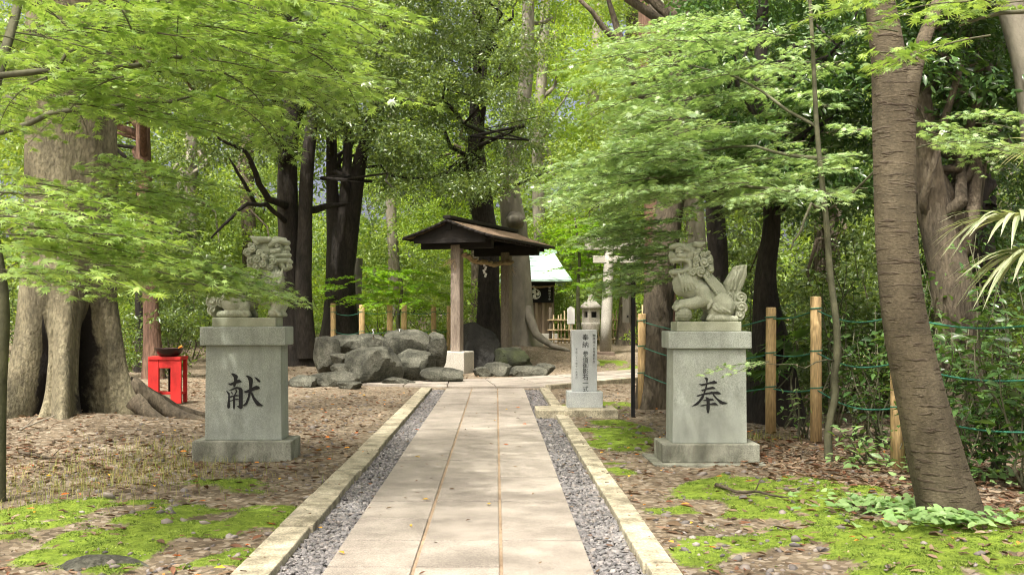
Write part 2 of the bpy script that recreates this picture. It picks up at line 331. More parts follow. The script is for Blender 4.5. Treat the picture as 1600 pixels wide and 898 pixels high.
def ground_mat():
    m = bpy.data.materials.new('forest_soil'); m.use_nodes = True; n = m.node_tree; L = n.links; p = n.nodes['Principled BSDF']
    p.inputs['Roughness'].default_value = .95; p.inputs['Specular IOR Level'].default_value = .15
    tc = n.nodes.new('ShaderNodeTexCoord')
    def noise(s, d=8):
        q = n.nodes.new('ShaderNodeTexNoise'); q.inputs['Scale'].default_value = s; q.inputs['Detail'].default_value = d; q.inputs['Roughness'].default_value = .68; L.new(tc.outputs['Object'], q.inputs['Vector']); return q
    def ramp(src, stops):
        c = n.nodes.new('ShaderNodeValToRGB'); e = c.color_ramp.elements
        e[0].position, e[0].color = stops[0][0], (*stops[0][1], 1); e[1].position, e[1].color = stops[-1][0], (*stops[-1][1], 1)
        for a, b in stops[1:-1]: x = e.new(a); x.color = (*b, 1)
        L.new(src, c.inputs[0]); return c.outputs[0]
    a = ramp(noise(1.1).outputs[0], [(.32, (.07, .055, .036)), (.5, (.135, .108, .073)), (.68, (.22, .185, .13))])
    vo = n.nodes.new('ShaderNodeTexVoronoi'); vo.inputs['Scale'].default_value = 26; L.new(tc.outputs['Object'], vo.inputs['Vector'])
    b = ramp(vo.outputs['Color'], [(.2, (.045, .035, .024)), (.45, (.14, .11, .073)), (.6, (.19, .15, .10)), (.85, (.36, .32, .25))])
    mx = n.nodes.new('ShaderNodeMix'); mx.data_type = 'RGBA'; mx.inputs[0].default_value = .5; L.new(a, mx.inputs[6]); L.new(b, mx.inputs[7])
    ms = ramp(noise(14).outputs[0], [(.3, (.06, .09, .012)), (.5, (.13, .19, .022)), (.75, (.21, .28, .035))])
    at_ = n.nodes.new('ShaderNodeAttribute'); at_.attribute_name = 'moss'
    ad = n.nodes.new('ShaderNodeMath'); ad.operation = 'MULTIPLY_ADD'; L.new(noise(30, 4).outputs[0], ad.inputs[0]); ad.inputs[1].default_value = 1.2; L.new(at_.outputs['Fac'], ad.inputs[2])
    mr = n.nodes.new('ShaderNodeMapRange'); mr.inputs[1].default_value = .95; mr.inputs[2].default_value = 1.2; L.new(ad.outputs[0], mr.inputs[0])
    m2 = n.nodes.new('ShaderNodeMix'); m2.data_type = 'RGBA'; L.new(mr.outputs[0], m2.inputs[0]); L.new(mx.outputs[2], m2.inputs[6]); L.new(ms, m2.inputs[7])
    L.new(m2.outputs[2], p.inputs['Base Color'])
    bu = n.nodes.new('ShaderNodeBump'); bu.inputs['Strength'].default_value = .8; bu.inputs['Distance'].default_value = .03; L.new(noise(22, 9).outputs[0], bu.inputs['Height']); L.new(bu.outputs[0], p.inputs['Normal'])
    return m
go = tri_mesh('ground', V, T, ground_mat(), smooth=True)
at_ = go.data.attributes.new('moss', 'FLOAT', 'POINT'); at_.data.foreach_set('value', moss_mask(V[:, 0], V[:, 1]).astype(np.float32))
tag(go, kind='structure')

# approach path: three columns of granite slabs, sandy joints between
mb = MB()
cols = [(PL, -.471), (-.453, .020), (.038, PR)]
ys = [4.9, 5.95, 6.646, 8.056, 9.25, 10.29, 11.7, 13.04, 14.1, 15.15, 16.8, 18.2, 19.3, PEND]
for ci, (a, b) in enumerate(cols):
    yy = ys[:]
    if ci == 0: yy.insert(3, 7.37); yy.remove(9.25)
    if ci == 2: yy.remove(5.95); yy.remove(14.1)
    if ci == 1: yy.remove(11.7)
    yy = [0.4, 1.8, 3.3] + yy
    for y0, y1 in zip(yy, yy[1:]):
        g = .014
        mb.box(((a + b) / 2, (y0 + y1) / 2, -.02 + random.uniform(-.0025, .0025)), (b - a - .002, y1 - y0 - 2 * g, .1), bev=.009)
po = mb.build('path', M['slab']); tag(po, kind='structure')
mb = MB(); [mb.box((jx, 10.2, -.05), (.03, 20.1, .138)) for jx in (-.462, .029)]; mb.box((-.2065, 10.2, -.115), (1.49, 20.1, .136)); jo = mb.build('path_joint_bed', M['joint']); tag(jo, kind='structure')
for x0, x1, sgn in ((KL0, KL1, -1), (KR0, KR1, 1)):
    mb = MB(); y = .5
    while y < PEND - .1:
        l = random.uniform(1.15, 1.5); y2 = min(y + l, PEND)
        mb.box(((x0 + x1) / 2 + random.uniform(-.007, .007), (y + y2) / 2, -.05 + random.uniform(-.006, .006)), (x1 - x0 + random.uniform(-.012, .008), y2 - y - .008, .2), rz=random.uniform(-.004, .004), bev=.012); y = y2
    tag(mb.build('kerb', M['kerb']), kind='structure')
# crossing path of broad slabs
mb = MB()
Fr = [(-2.7, 21.2), (-.95, 20.5), (.95, 20.36), (3.1, 23.1), (7.0, 27.6), (9.5, 30)]; Bk = [(-2.6, 21.7), (-1.0, 22.6), (.5, 23.7), (2.2, 25.2), (5.2, 29.3), (7.5, 32)]
for i in range(5):
    for lane in range(3):
        for half in range(2):
            q = []
            for (s, t) in ((half / 2 + .006, lane / 3 + .008), (half / 2 + .494, lane / 3 + .008), (half / 2 + .494, (lane + 1) / 3 - .008), (half / 2 + .006, (lane + 1) / 3 - .008)):
                a = Vector(Fr[i]).lerp(Vector(Fr[i + 1]), s); b = Vector(Bk[i]).lerp(Vector(Bk[i + 1]), s); p = a.lerp(b, t); q.append((p.x, p.y))
            z = .05 + random.uniform(0, .012) + (.012 * max(0, q[0][1] - 26) ** 1.3)
            mb.add([(x, y, z) for x, y in q] + [(x, y, z - .25) for x, y in q], [(0, 1, 2, 3), (0, 4, 5, 1), (1, 5, 6, 2), (2, 6, 7, 3), (3, 7, 4, 0)])
tag(mb.build('crossing_path', M['slab']), kind='structure')
mb = MB()
for a, b in (((.95, 20.30), (3.1, 22.98)), ((3.1, 22.98), (5.2, 25.4))):
    v = Vector(b) - Vector(a); mb.box(((a[0] + b[0]) / 2 + .05, (a[1] + b[1]) / 2 - .05, .0), (v.length, .14, .2), rz=math.atan2(v.y, v.x), bev=.012)
tag(mb.build('crossing_kerb', M['kerb']), kind='structure')

# pebbles
def icos(sub):
    bm = bmesh.new(); bmesh.ops.create_icosphere(bm, subdivisions=sub, radius=1); bm.verts.index_update()
    v = np.array([p.co for p in bm.verts]); t = np.array([[q.index for q in f.verts] for f in bm.faces]); bm.free(); return v, t
IC1, IC2 = icos(1), icos(2)
def pebbles(P, size, ic, flat=.6):
    v, t = ic; N = len(P); k = len(v)
    sc = size[:, None] * rng.uniform(.7, 1.25, (N, 3)) * np.array([1.15, .9, flat])
    jit = 1 + rng.uniform(-.16, .16, (N, k, 1))
    a = rng.uniform(0, 6.28, N); ca, sa = np.cos(a), np.sin(a)
    W = v[None] * jit * sc[:, None]
    W = np.stack([W[..., 0] * ca[:, None] - W[..., 1] * sa[:, None], W[..., 0] * sa[:, None] + W[..., 1] * ca[:, None], W[..., 2]], -1)
    tl = rng.normal(0, .25, (N, 2)); W[..., 2] += W[..., 0] * tl[:, :1] + W[..., 1] * tl[:, 1:]
    W += P[:, None]
    return W.reshape(-1, 3), (t[None] + (np.arange(N) * k)[:, None, None]).reshape(-1, 3)
for x0, x1 in ((KL1 - .005, PL), (PR, KR0 + .01)):
    Vs, Ts, nn = [], [], 0
    for y0, y1, n, ic in ((5.2, 9, 3300, IC2), (9, 14, 3000, IC1), (14, PEND, 2700, IC1)):
        P = np.stack([rng.uniform(x0, x1, n), rng.uniform(y0, y1, n), rng.uniform(-.022, -.002, n)], 1)
        v, t = pebbles(P, np.clip(rng.normal(.0155, .0045, n), .007, .03), ic); Vs.append(v); Ts.append(t + nn); nn += len(v)
    tag(tri_mesh('gravel', np.concatenate(Vs), np.concatenate(Ts), M['pebble'], smooth=True), 'grey pebbles filling the strip beside the path', 'gravel', kind='stuff')
def field(n, x0, x1, y0, y1, fn):
    x = rng.uniform(x0, x1, n * 6); y = y0 + (y1 - y0) * rng.random(n * 6) ** 1.35
    k = rng.random(n * 6) < fn(x, y); off = ~((x > KL0 - .02) & (x < KR1 + .02) & (y < 20.5))
    k &= off; x, y = x[k][:n], y[k][:n]; return x, y
x, y = field(2600, -4.5, 4, 5.4, 19, lambda x, y: .25 + .75 * (fbm(x * 1.3 + 8, y * 1.3) > .52))
P = np.stack([x, y, height(x, y) + .002], 1); v, t = pebbles(P, np.clip(rng.gamma(2.2, .006, len(x)), .005, .045), IC1, .6)
tag(tri_mesh('loose_stones', v, t, M['stone'], smooth=True), 'small loose stones strewn over bare soil', 'stones', kind='stuff')

# ------------------------------------------------------------------ leaves
def star(angs, lens, notch, wid=.35, droop=.22):
    """palmate leaf outline fanned from its centre"""
    pts = [(0, 0)]
    for i, (a, l) in enumerate(zip(angs, lens)):
        pts.append((.32 + l * .68 * math.cos(R(a)), l * .68 * math.sin(R(a))))
        if i < len(angs) - 1:
            b = (a + angs[i + 1]) / 2; pts.append((.32 + notch * math.cos(R(b)), notch * math.sin(R(b))))
    pts = [(.32, 0)] + pts
    V = np.array([(x, y, -droop * ((x - .32) ** 2 + y * y)) for x, y in pts]); n = len(pts)
    return V, np.array([(0, i, i + 1 if i + 1 < n else 1) for i in range(1, n)])
LF_MAPLE = star([-118, -76, -37, 0, 37, 76, 118], [.55, .85, 1, 1.05, 1, .85, .55], .2)
LF_MAPLE5 = star([-85, -42, 0, 42, 85], [.75, 1, 1.05, 1, .75], .22)
LF_OVAL = (np.array([(0, 0, 0), (.45, .22, .07), (1, 0, -.06), (.45, -.22, .07)]), np.array([(0, 2, 1), (0, 3, 2)]))
LF_LAUREL = (np.array([(0, 0, 0), (.3, .15, .05), (.65, .17, .05), (1, 0, -.12), (.65, -.17, .05), (.3, -.15, .05), (.5, 0, 0)]),
             np.array([(0, 6, 1), (1, 6, 2), (2, 6, 3), (3, 6, 4), (4, 6, 5), (5, 6, 0)]))
LF_DRY = (np.array([(0, 0, 0), (.3, .17, .12), (.7, .15, .16), (1, 0, .08), (.7, -.15, .10), (.3, -.17, .14), (.5, 0, .02)]), LF_LAUREL[1])
LF_HEART = (np.array([(.1, 0, 0), (-.05, .25, .04), (.2, .45, .05), (.6, .32, .03), (1, 0, -.08), (.6, -.32, .03), (.2, -.45, .05), (-.05, -.25, .04)]),
            np.array([(0, i, i + 1) for i in range(1, 7)] + [(0, 7, 1)])[:6])
def norm(a): return a / np.maximum(np.linalg.norm(a, axis=-1, keepdims=True), 1e-9)
def leaves(P, D, Nn, size, tpl):
    v, t = tpl; D = norm(D); Bn = norm(np.cross(Nn, D)); N2 = np.cross(D, Bn); k = len(v)
    W = P[:, None] + size[:, None, None] * (v[None, :, 0:1] * D[:, None] + v[None, :, 1:2] * Bn[:, None] + v[None, :, 2:3] * N2[:, None])
    return W.reshape(-1, 3), (t[None] + (np.arange(len(P)) * k)[:, None, None]).reshape(-1, 3)
class LeafBag:
    def __init__(s): s.a = []
    def add(s, P, D, Nn, size): s.a.append((P, D, Nn, size))
    def count(s): return sum(len(q[0]) for q in s.a)
    def build(s, name, tpl, m, parent=None):
        P, D, Nn, z = [np.concatenate([q[i] for q in s.a]) for i in range(4)]
        v, t = leaves(P, D, Nn, z, tpl); return tri_mesh(name, v, t, m, parent)
def spray(bag, twigs, p, az, L, leaf, droop=.18, width=.75, step=.075, flat=.34):
    """flat fan of twigs with paired leaves, as a maple holds them"""
    p = np.array(p, float); d = np.array([math.cos(az), math.sin(az), 0]); s = np.array([-d[1], d[0], 0])
    n = max(4, int(L / step)); tilt = random.gauss(0, .12); Ps, Ds = [], []
    main = []
    for i in range(n + 1):
        t = i / n; bend = .25 * math.sin(t * 2.2 + az * 3) * L * .3
        c = p + d * (t * L) + s * bend + np.array([0, 0, -droop * L * t * t]); main.append(c)
        if i < 1: continue
        for sg in (-1, 1):
            ln = width * L * .5 * (1 - .75 * t) * random.uniform(.55, 1.1)
            if random.random() < .12: continue
            dirn = d * random.uniform(.55, .9) + s * sg; dirn /= np.linalg.norm(dirn)
            k = max(1, int(ln / (leaf * .62)))
            for j in range(1, k + 1):
                q = c + dirn * (ln * j / k) + np.array([0, 0, -droop * .5 * (ln * j / k) ** 2 / max(L, .2) + sg * tilt * ln * j / k + random.gauss(0, .014)])
                for e in (-1, 1):
                    Ps.append(q + np.array([random.gauss(0, .006), random.gauss(0, .006), random.gauss(0, .004)])); a = dirn * .8 + np.array([-dirn[1], dirn[0], 0]) * e * random.uniform(.4, 1.0); Ds.append(a + np.array([0, 0, random.uniform(-.5, -.05)]))
            if twigs is not None and ln > .16: twigs.tube([c, c + dirn * ln * .5 + np.array([0, 0, -.01]), c + dirn * ln * .95 + np.array([0, 0, -.03 * ln])], [.0026, .002, .0012], 3, False)
    if twigs is not None: twigs.tube(main, list(np.linspace(.006, .002, len(main))), 4, False)
    N = len(Ps); P = np.array(Ps); D = np.array(Ds)
    bag.add(P, D, norm(np.array([0, 0, 1.]) + rng.normal(0, flat, (N, 3))), leaf * rng.uniform(.55, 1.25, N))
    return p
def inpoly(px, py, poly):
    c = False; j = len(poly) - 1
    for i in range(len(poly)):
        (x1, y1), (x2, y2) = poly[i], poly[j]
        if (y1 > py) != (y2 > py) and px < (x2 - x1) * (py - y1) / (y2 - y1) + x1: c = not c
        j = i
    return c
def sample(poly, n, d0, d1):
    xs = [p[0] for p in poly]; ys = [p[1] for p in poly]; out = []
    while len(out) < n:
        a, b = random.uniform(min(xs), max(xs)), random.uniform(min(ys), max(ys))
        if inpoly(a, b, poly): out.append(at(a, b, random.uniform(d0, d1)))
    return out
def clump(bag, c, r, n, leaf, up=.6):
    """leaves through a ragged ball, denser towards its outside, hung on short twigs"""
    k = max(3, n // 9); q = norm(rng.normal(0, 1, (k, 3))) * (rng.random((k, 1)) ** .45) * np.array(r)
    P = np.repeat(q, 9, 0)[:n] + rng.normal(0, 1, (min(n, k * 9), 3)) * leaf * .8 * np.array([1, 1, .55])
    N = len(P); D = norm(P * np.array([1, 1, .3]) + rng.normal(0, .6, (N, 3)) * np.linalg.norm(r) * .6); D[:, 2] -= .25
    bag.add(P + np.array(c), D, norm(np.array([0, 0, up]) + rng.normal(0, .55, (N, 3))), leaf * rng.uniform(.6, 1.2, N))
def bend_path(a, b, n=6, j=.12, sag=0.0):
    a, b = Vector(a), Vector(b); L = (b - a).length; out = [a]
    for i in range(1, n): 
        t = i / n; out.append(a.lerp(b, t) + Vector((random.gauss(0, 1), random.gauss(0, 1), random.gauss(0, .6))) * L * j * .4 + Vector((0, 0, sag * L * math.sin(math.pi * t))))
    return out + [b]
def trunk_mesh(mb, pts, rad, seg=14, flare=1.5, lobes=5, ph=0, rough=.06):
    """tapered trunk with a fluted, flaring foot"""
    P = [Vector(p) for p in pts]; n = 26; L = len(P) - 1; cs, rs = [], []
    for i in range(n + 1):
        t = i / n * L; k = min(int(t), L - 1); f = t - k
        p0, p1, p2, p3 = P[max(k - 1, 0)], P[k], P[k + 1], P[min(k + 2, L)]
        cs.append(.5 * ((2 * p1) + (p2 - p0) * f + (2 * p0 - 5 * p1 + 4 * p2 - p3) * f * f + (3 * p1 - p0 - 3 * p2 + p3) * f ** 3)); rs.append(rad[k] * (1 - f) + rad[k + 1] * f)
    V = []; z0 = cs[0].z
    for i, (c, r) in enumerate(zip(cs, rs)):
        fl = math.exp(-max(0, c.z - z0) / (rad[0] * 2.2))
        for k in range(seg):
            q = 2 * math.pi * k / seg
            rr = r * (1 + (flare - 1) * fl * (.55 + .45 * math.cos(lobes * q + ph)) + rough * math.sin(3 * q + ph + c.z * .8) + rough * .5 * math.sin(7 * q + c.z * 2.3) + random.uniform(-.015, .015))
            V.append(c + Vector((math.cos(q), math.sin(q), 0)) * rr)
    Fc = [(i * seg + k, i * seg + (k + 1) % seg, (i + 1) * seg + (k + 1) % seg, (i + 1) * seg + k) for i in range(n) for k in range(seg)]
    Fc.append(tuple(n * seg + k for k in range(seg)))
    mb.add(V, Fc, True)

# ------------------------------------------------------------------ carved plinths with their characters
KEN = [[(345,145),(390,143),(440,165),(470,200),(455,250),(440,330),(425,365),(395,400),(385,345),(400,270),(395,215)],
 [(285,320),(340,318),(400,290),(450,262),(490,250),(525,275),(537,298),(500,308),(440,325),(370,355),(330,355)],
 [(300,440),(345,425),(390,400),(440,380),(490,385),(530,400),(552,435),(552,700),(550,750),(525,772),(490,755),(440,712),(485,712),(485,440),(470,420),(420,420),(360,445)],
 [(258,450),(290,460),(325,495),(328,640),(333,740),(310,768),(285,745),(280,700),(297,600),(300,520)],
 [(340,455),(365,475),(385,510),(365,512)], [(425,420),(450,440),(455,470),(425,522),(395,532),(430,470)],
 [(330,545),(385,530),(440,520),(490,530),(490,545),(400,550),(330,575)], [(330,620),(400,600),(450,585),(490,595),(490,610),(420,612),(330,640)],
 [(385,545),(418,545),(418,700),(412,755),(397,775),(382,750)],
 [(605,185),(640,182),(690,200),(725,235),(732,280),(715,380),(700,480),(660,620),(630,690),(590,718),(540,715),(600,660),(640,560),(660,470),(668,380),(660,280),(640,225)],
 [(570,462),(630,440),(700,400),(790,360),(830,370),(858,405),(830,425),(760,440),(690,470),(610,490)],
 [(690,480),(715,470),(760,560),(810,620),(860,670),(922,715),(880,720),(815,720),(780,680),(730,600)],
 [(760,210),(790,215),(840,250),(868,290),(850,305),(825,295),(790,255)]]
HOU = [[(515,120),(570,118),(600,145),(590,170),(570,330),(545,400),(525,435),(500,430),(530,350),(545,290),(560,240),(555,180)],
 [(400,250),(470,250),(560,235),(640,205),(720,180),(765,205),(782,235),(720,250),(620,252),(480,292)],
 [(450,375),(530,345),(620,315),(690,298),(725,320),(752,350),(690,352),(600,362),(480,398)],
 [(355,485),(420,462),(530,430),(640,410),(720,405),(790,398),(830,420),(862,455),(800,460),(720,450),(600,455),(480,475),(390,505)],
 [(480,470),(525,460),(500,540),(450,600),(390,670),(330,690),(262,700),(330,650),(400,590),(450,520)],
 [(650,385),(690,420),(730,480),(790,540),(880,595),(985,632),(940,650),(880,660),(830,640),(760,560),(700,490)],
 [(480,580),(550,560),(640,540),(690,545),(722,575),(640,590),(560,592)], [(425,685),(480,670),(560,655),(640,640),(730,618),(770,645),(795,675),(700,672),(600,672),(470,695)],
 [(540,505),(590,520),(625,545),(628,650),(628,740),(615,820),(597,840),(575,825),(560,750),(565,640),(560,560)]]
def plinth(xc, d, z0, dims, label, strokes, org, zs):
    (bw, bd, bh), (sw, sdp, sh), (cw, cd, ch) = dims
    t = empty('stone_plinth', (xc, d + bd / 2, z0), 0, label, 'plinth', 'plinths of the guardian lions')
    MB().box((0, 0, bh / 2), (bw, bd, bh), bev=.012).build('base', M['granite_base'], t)
    MB().box((0, 0, bh + sh / 2), (sw, sdp, sh), taper=.975, bev=.008).build('body', M['granite'], t)
    MB().box((0, 0, bh + sh + ch / 2), (cw, cd, ch), bev=.012).build('cap', M['granite'], t)
    mb = MB(); px = d / F / zs
    for i, poly in enumerate(strokes):
        fn = lambda u, v, y: ((org[0] + u / zs - VX) / F * (d + (bd - sdp) / 2) - xc, y, EYE - (org[1] + v / zs - HY) / F * (d + (bd - sdp) / 2) - z0)
        ft = -sdp / 2
        # the tapered face leans back a little; keep the letter just proud of it
        zmid = fn(0, np.mean([p[1] for p in poly]), 0)[2]; lean = (zmid - bh) / sh * sdp * .0125
        mb.prism(poly, ft + lean + .02, ft + lean - .0035 - .0003 * i, fn)
    mb.build('inscription', M['black'], t, fix=True)
    return t, bh + sh + ch + z0, d + bd / 2
PLX, PLD = X(380, 10.5), 10.42
pl, zl, yl = plinth(PLX, PLD, -.01, ((.98, .52, .21), (.765, .36, .942), (.85, .43, .185)), 'stone plinth carved with a black character, left of the paved path beside the red stand', KEN, (330, 570), 11.227)
PRX, PRD = 2.062, 10.12
pr, zr, yr = plinth(PRX, PRD, .028, ((.936, .53, .18), (.72, .40, .912), (.80, .455, .165)), 'stone plinth carved with a black character, right of the paved path beside the rope fence', HOU, (1060, 580), 12.83)
sb = MB().box((PRX - .02, PRD + .27, .005), (1.09, .86, .05), bev=.008).build('footing_slab', M['granite_base'])
tag(sb, 'thin flat stone slab lying under the right plinth', 'footing')

# ------------------------------------------------------------------ guardian lions
def voxel(mb, name, size, m, parent, sm=2):
    o = mb.build('sculpt', None); md = o.modifiers.new('r', 'REMESH'); md.mode = 'VOXEL'; md.voxel_size = size
    if sm: ms = o.modifiers.new('s', 'SMOOTH'); ms.iterations = sm; ms.factor = .5
    dg = bpy.context.evaluated_depsgraph_get(); me = bpy.data.meshes.new_from_object(o.evaluated_get(dg)); me.name = name
    bpy.data.objects.remove(o); me.polygons.foreach_set('use_smooth', np.ones(len(me.polygons), bool))
    return link(name, me, m, parent)
class Sculpt:
    """ellipsoids, limbs and curls placed in measured profile coordinates"""
    def __init__(s, u0, v0, sc): s.u0, s.v0, s.sc, s.mb = u0, v0, sc, MB()
    def p(s, u, v, y=0): return Vector(((u - s.u0) * s.sc, y * s.sc, (s.v0 - v) * s.sc))
    def e(s, u, v, ru, rv, ry, y=0, rot=0, both=False):
        for sg in ((1, -1) if both else (1,)): s.mb.ell(s.p(u, v, y * sg), (ru * s.sc, ry * s.sc, rv * s.sc), Euler((0, R(rot), 0)), 14, 9)
    def limb(s, pts, both=False):
        for sg in ((1, -1) if both else (1,)):
            P = [s.p(u, v, y * sg) for u, v, y, r in pts]
            for i in range(len(P) - 1):
                for k in range(6):
                    t = k / 5; s.mb.ell(P[i].lerp(P[i + 1], t), [(pts[i][3] * (1 - t) + pts[i + 1][3] * t) * s.sc] * 3, None, 12, 8)
    def curl(s, u, v, r, y, sides=(-1, 1), turn=1, core=True):
        """a ball lock with a raised spiral on its outer face"""
        for sg in sides:
            if core: s.mb.ell(s.p(u, v, y * sg), (r * s.sc, r * .75 * s.sc, r * s.sc), None, 14, 9)
            P, rr = [], []
            for k in range(22):
                q = k / 21; a = turn * (q * 9.5 + u); rad = r * (1.0 - .86 * q)
                P.append(s.p(u + rad * math.cos(a), v + rad * math.sin(a), sg * (abs(y) + r * (.46 + .42 * q)))); rr.append(r * (.2 - .04 * q) * s.sc)
            s.mb.tube(P, rr, 6)
def lion_right():
    sc = .00125; t = empty('guardian_lion_statue', (PRX - .006, yr - .02, zr), 0, 'open-mouthed stone lion with a raised tail and its paw on a ball', 'statue', 'pair of stone guardian lions')
    hb = .094
    MB().box((0, 0, hb / 2), (.625, .36, hb), bev=.008).build('base_slab', M['statue'], t)
    def S_(): 
        q = Sculpt(428, 705, sc); return q
    def fin(q, name, vx=.0045, m='statue', sm=1):
        o = voxel(q.mb, name, vx, M[m], t, sm); o.location = (0, 0, hb - .002); return o
    q = S_()
    q.limb([(300, 420, 0, 108), (400, 480, 0, 100), (470, 540, 0, 100), (560, 600, 0, 105)])          # trunk
    q.limb([(335, 250, 0, 78), (325, 320, 0, 84), (290, 395, 0, 108)]); q.e(240, 425, 70, 84, 85); q.limb([(235, 345, 0, 40), (215, 400, 0, 50)])                       # neck, breast
    q.limb([(420, 330, 0, 45), (500, 420, 0, 50), (570, 500, 0, 55)])                                  # back ridge
    q.e(300, 178, 92, 86, 84); q.e(250, 128, 56, 34, 64); q.e(310, 122, 60, 34, 66); q.e(235, 165, 50, 46, 58)                   # skull
    q.limb([(165, 118, 30, 20), (205, 112, 48, 26), (250, 125, 66, 24), (285, 150, 74, 16)], True); q.limb([(210, 185, 64, 20), (250, 195, 74, 22)], True)                                                          # brows
    q.e(175, 190, 40, 36, 46); q.e(160, 172, 22, 22, 30); q.e(205, 200, 48, 34, 55)                    # muzzle, nose
    q.limb([(160, 222, 0, 16), (168, 232, 36, 16), (205, 222, 56, 17), (250, 218, 70, 18), (290, 240, 78, 18), (296, 285, 76, 20), (262, 310, 68, 18), (210, 320, 54, 17), (168, 320, 34, 17), (155, 318, 0, 17)], True)                                       # upper lip
    q.e(215, 322, 62, 16, 50, rot=-6); q.e(305, 290, 34, 40, 70)            # lower jaw, cheeks
    q.limb([(165, 318, 0, 22), (175, 345, 0, 18)]); q.limb([(205, 330, 30, 20), (215, 365, 30, 14)], True)   # beard
    q.e(225, 298, 44, 10, 32)                                                                          # tongue
    q.limb([(335, 100, 62, 22), (370, 108, 74, 26), (402, 92, 80, 10)], True)                           # ears
    q.limb([(385, 470, 95, 58), (400, 535, 100, 56), (320, 560, 92, 50), (230, 570, 75, 42)])           # far foreleg over ball height
    q.limb([(385, 470, -95, 60), (405, 535, -105, 56), (320, 562, -98, 48), (235, 572, -85, 42)])
    q.e(215, 590, 40, 26, 46, -82); q.e(215, 590, 40, 26, 46, 78)
    for k in range(4): q.limb([(225, 578, -50 - 22 * k, 13), (190, 592, -50 - 22 * k, 13), (180, 612, -50 - 22 * k, 10)])
    q.limb([(250, 580, 80, 46), (250, 640, 80, 42), (240, 680, 80, 40)])                               # standing far foreleg
    q.e(545, 580, 92, 100, 62, 85, both=True); q.e(475, 620, 50, 66, 46, 95, both=True)                # haunches
    q.limb([(640, 684, 105, 26), (520, 676, 112, 32), (445, 678, 112, 32)], True)                      # hind feet
    for k in range(3): q.limb([(455, 662, 88 + 22 * k, 15), (425, 682, 88 + 22 * k, 14)], True)
    for k in range(5): q.limb([(205 + 22 * k, 335 + 9 * (k % 2), -78 - 3 * k, 7), (212 + 21 * k, 365, -96, 12), (225 + 20 * k, 400, -106, 13), (235 + 26 * k, 470 - 6 * k, -100, 9)])   # breast locks
    for k in range(3): q.limb([(400 + 18 * k, 350 - 4 * k, -96 + 18 * k, 15), (455 + 20 * k, 430, -96 + 16 * k, 15), (520 + 16 * k, 520 - 12 * k, -98 + 12 * k, 11)])
    for k in range(3): q.limb([(440 + 34 * k, 560 + 10 * k, -132, 12), (470 + 36 * k, 606, -144, 12), (520 + 34 * k, 630, -136, 10)])
    q.limb([(425, 520, -140, 16), (446, 555, -152, 16), (420, 598, -142, 13)])
    fin(q, 'body')
    q = S_()
    for u, v, r, y in ((340, 180, 24, 84), (398, 185, 28, 72), (338, 222, 28, 90), (396, 245, 38, 86), (332, 264, 26, 92), (445, 225, 30, 52), (305, 322, 34, 82), (372, 312, 40, 92), (448, 296, 36, 64), (420, 345, 26, 76), (440, 170, 22, 20), (462, 260, 24, 20), (330, 292, 22, 92), (360, 150, 20, 80)):
        q.curl(u, v, r, y, turn=1 if r > 27 else -1)
    q.limb([(455, 200, 0, 30), (465, 300, 0, 32)]); fin(q, 'mane', .004, sm=1)
    q = S_()
    for u, v, r, y in ((605, 508, 36, 44), (690, 515, 46, 40), (612, 580, 42, 62), (690, 590, 48, 56), (682, 650, 40, 60), (640, 682, 24, 70)): q.curl(u, v, r, y, turn=-1)
    q.limb([(660, 500, 0, 60), (680, 640, 0, 60)])
    for dy in (-26, 0, 26):
        q.limb([(610, 475, dy, 30), (600, 410, dy, 30), (640, 340, dy, 30), (665, 285, dy, 16), (690, 268, dy, 7)])
        q.limb([(640, 480, dy, 32), (655, 400, dy, 34), (690, 330, dy, 30), (705, 280, dy, 20), (735, 264, dy, 7)])
        q.limb([(665, 480, dy, 26), (690, 420, dy, 28), (728, 340, dy, 20), (735, 290, dy, 12), (744, 266, dy, 6)])
    for a in (0, 1): q.limb([(615 + 30 * a, 450, -58, 12), (630 + 26 * a, 380, -60, 12), (668 + 20 * a, 310, -46, 9)])
    fin(q, 'tail', .004, sm=1)
    q = S_(); q.mb.ell(q.p(242, 645, -80), (62 * sc, 60 * sc, 60 * sc), None, 24, 16)
    for k in range(-2, 3):
        P = [q.p(242 + 62 * math.cos(a) * math.cos(k * .38), 645 + 60 * math.sin(k * .38), -80 + 61 * math.sin(a) * math.cos(k * .38)) for a in np.linspace(0, 6.28, 30)]; q.mb.tube(P, 3.2 * sc, 5)
    for k in range(6):
        P = [q.p(242 + 63 * math.cos(a) * math.cos(k * .52), 645 + 61 * math.sin(a), -80 + 62 * math.cos(a) * math.sin(k * .52)) for a in np.linspace(0, 6.28, 30)]; q.mb.tube(P, 3 * sc, 5)
    o = q.mb.build('ball', M['statue'], t); o.location = (0, 0, hb - .002)
    q = S_()
    for u, v in ((228, 245), (172, 242)): q.limb([(u, v - 8, -40, 9), (u, v + 20, -40, 4)], False); q.limb([(u, v - 8, 40, 9), (u, v + 20, 40, 4)])
    for k in range(5): q.e(170 + 15 * k, 300 - k, 7, 10, 7, -40)
    q.limb([(165, 300, -40, 6), (235, 297, -40, 6)]); q.limb([(172, 242, -40, 7), (228, 245, -40, 7)]); q.limb([(165, 300, -40, 6), (165, 300, 40, 6)]); q.limb([(172, 242, -40, 7), (172, 242, 40, 7)]); q.limb([(238, 240, 0, 7), (238, 302, 0, 6)])
    fin(q, 'teeth', .004, sm=0)
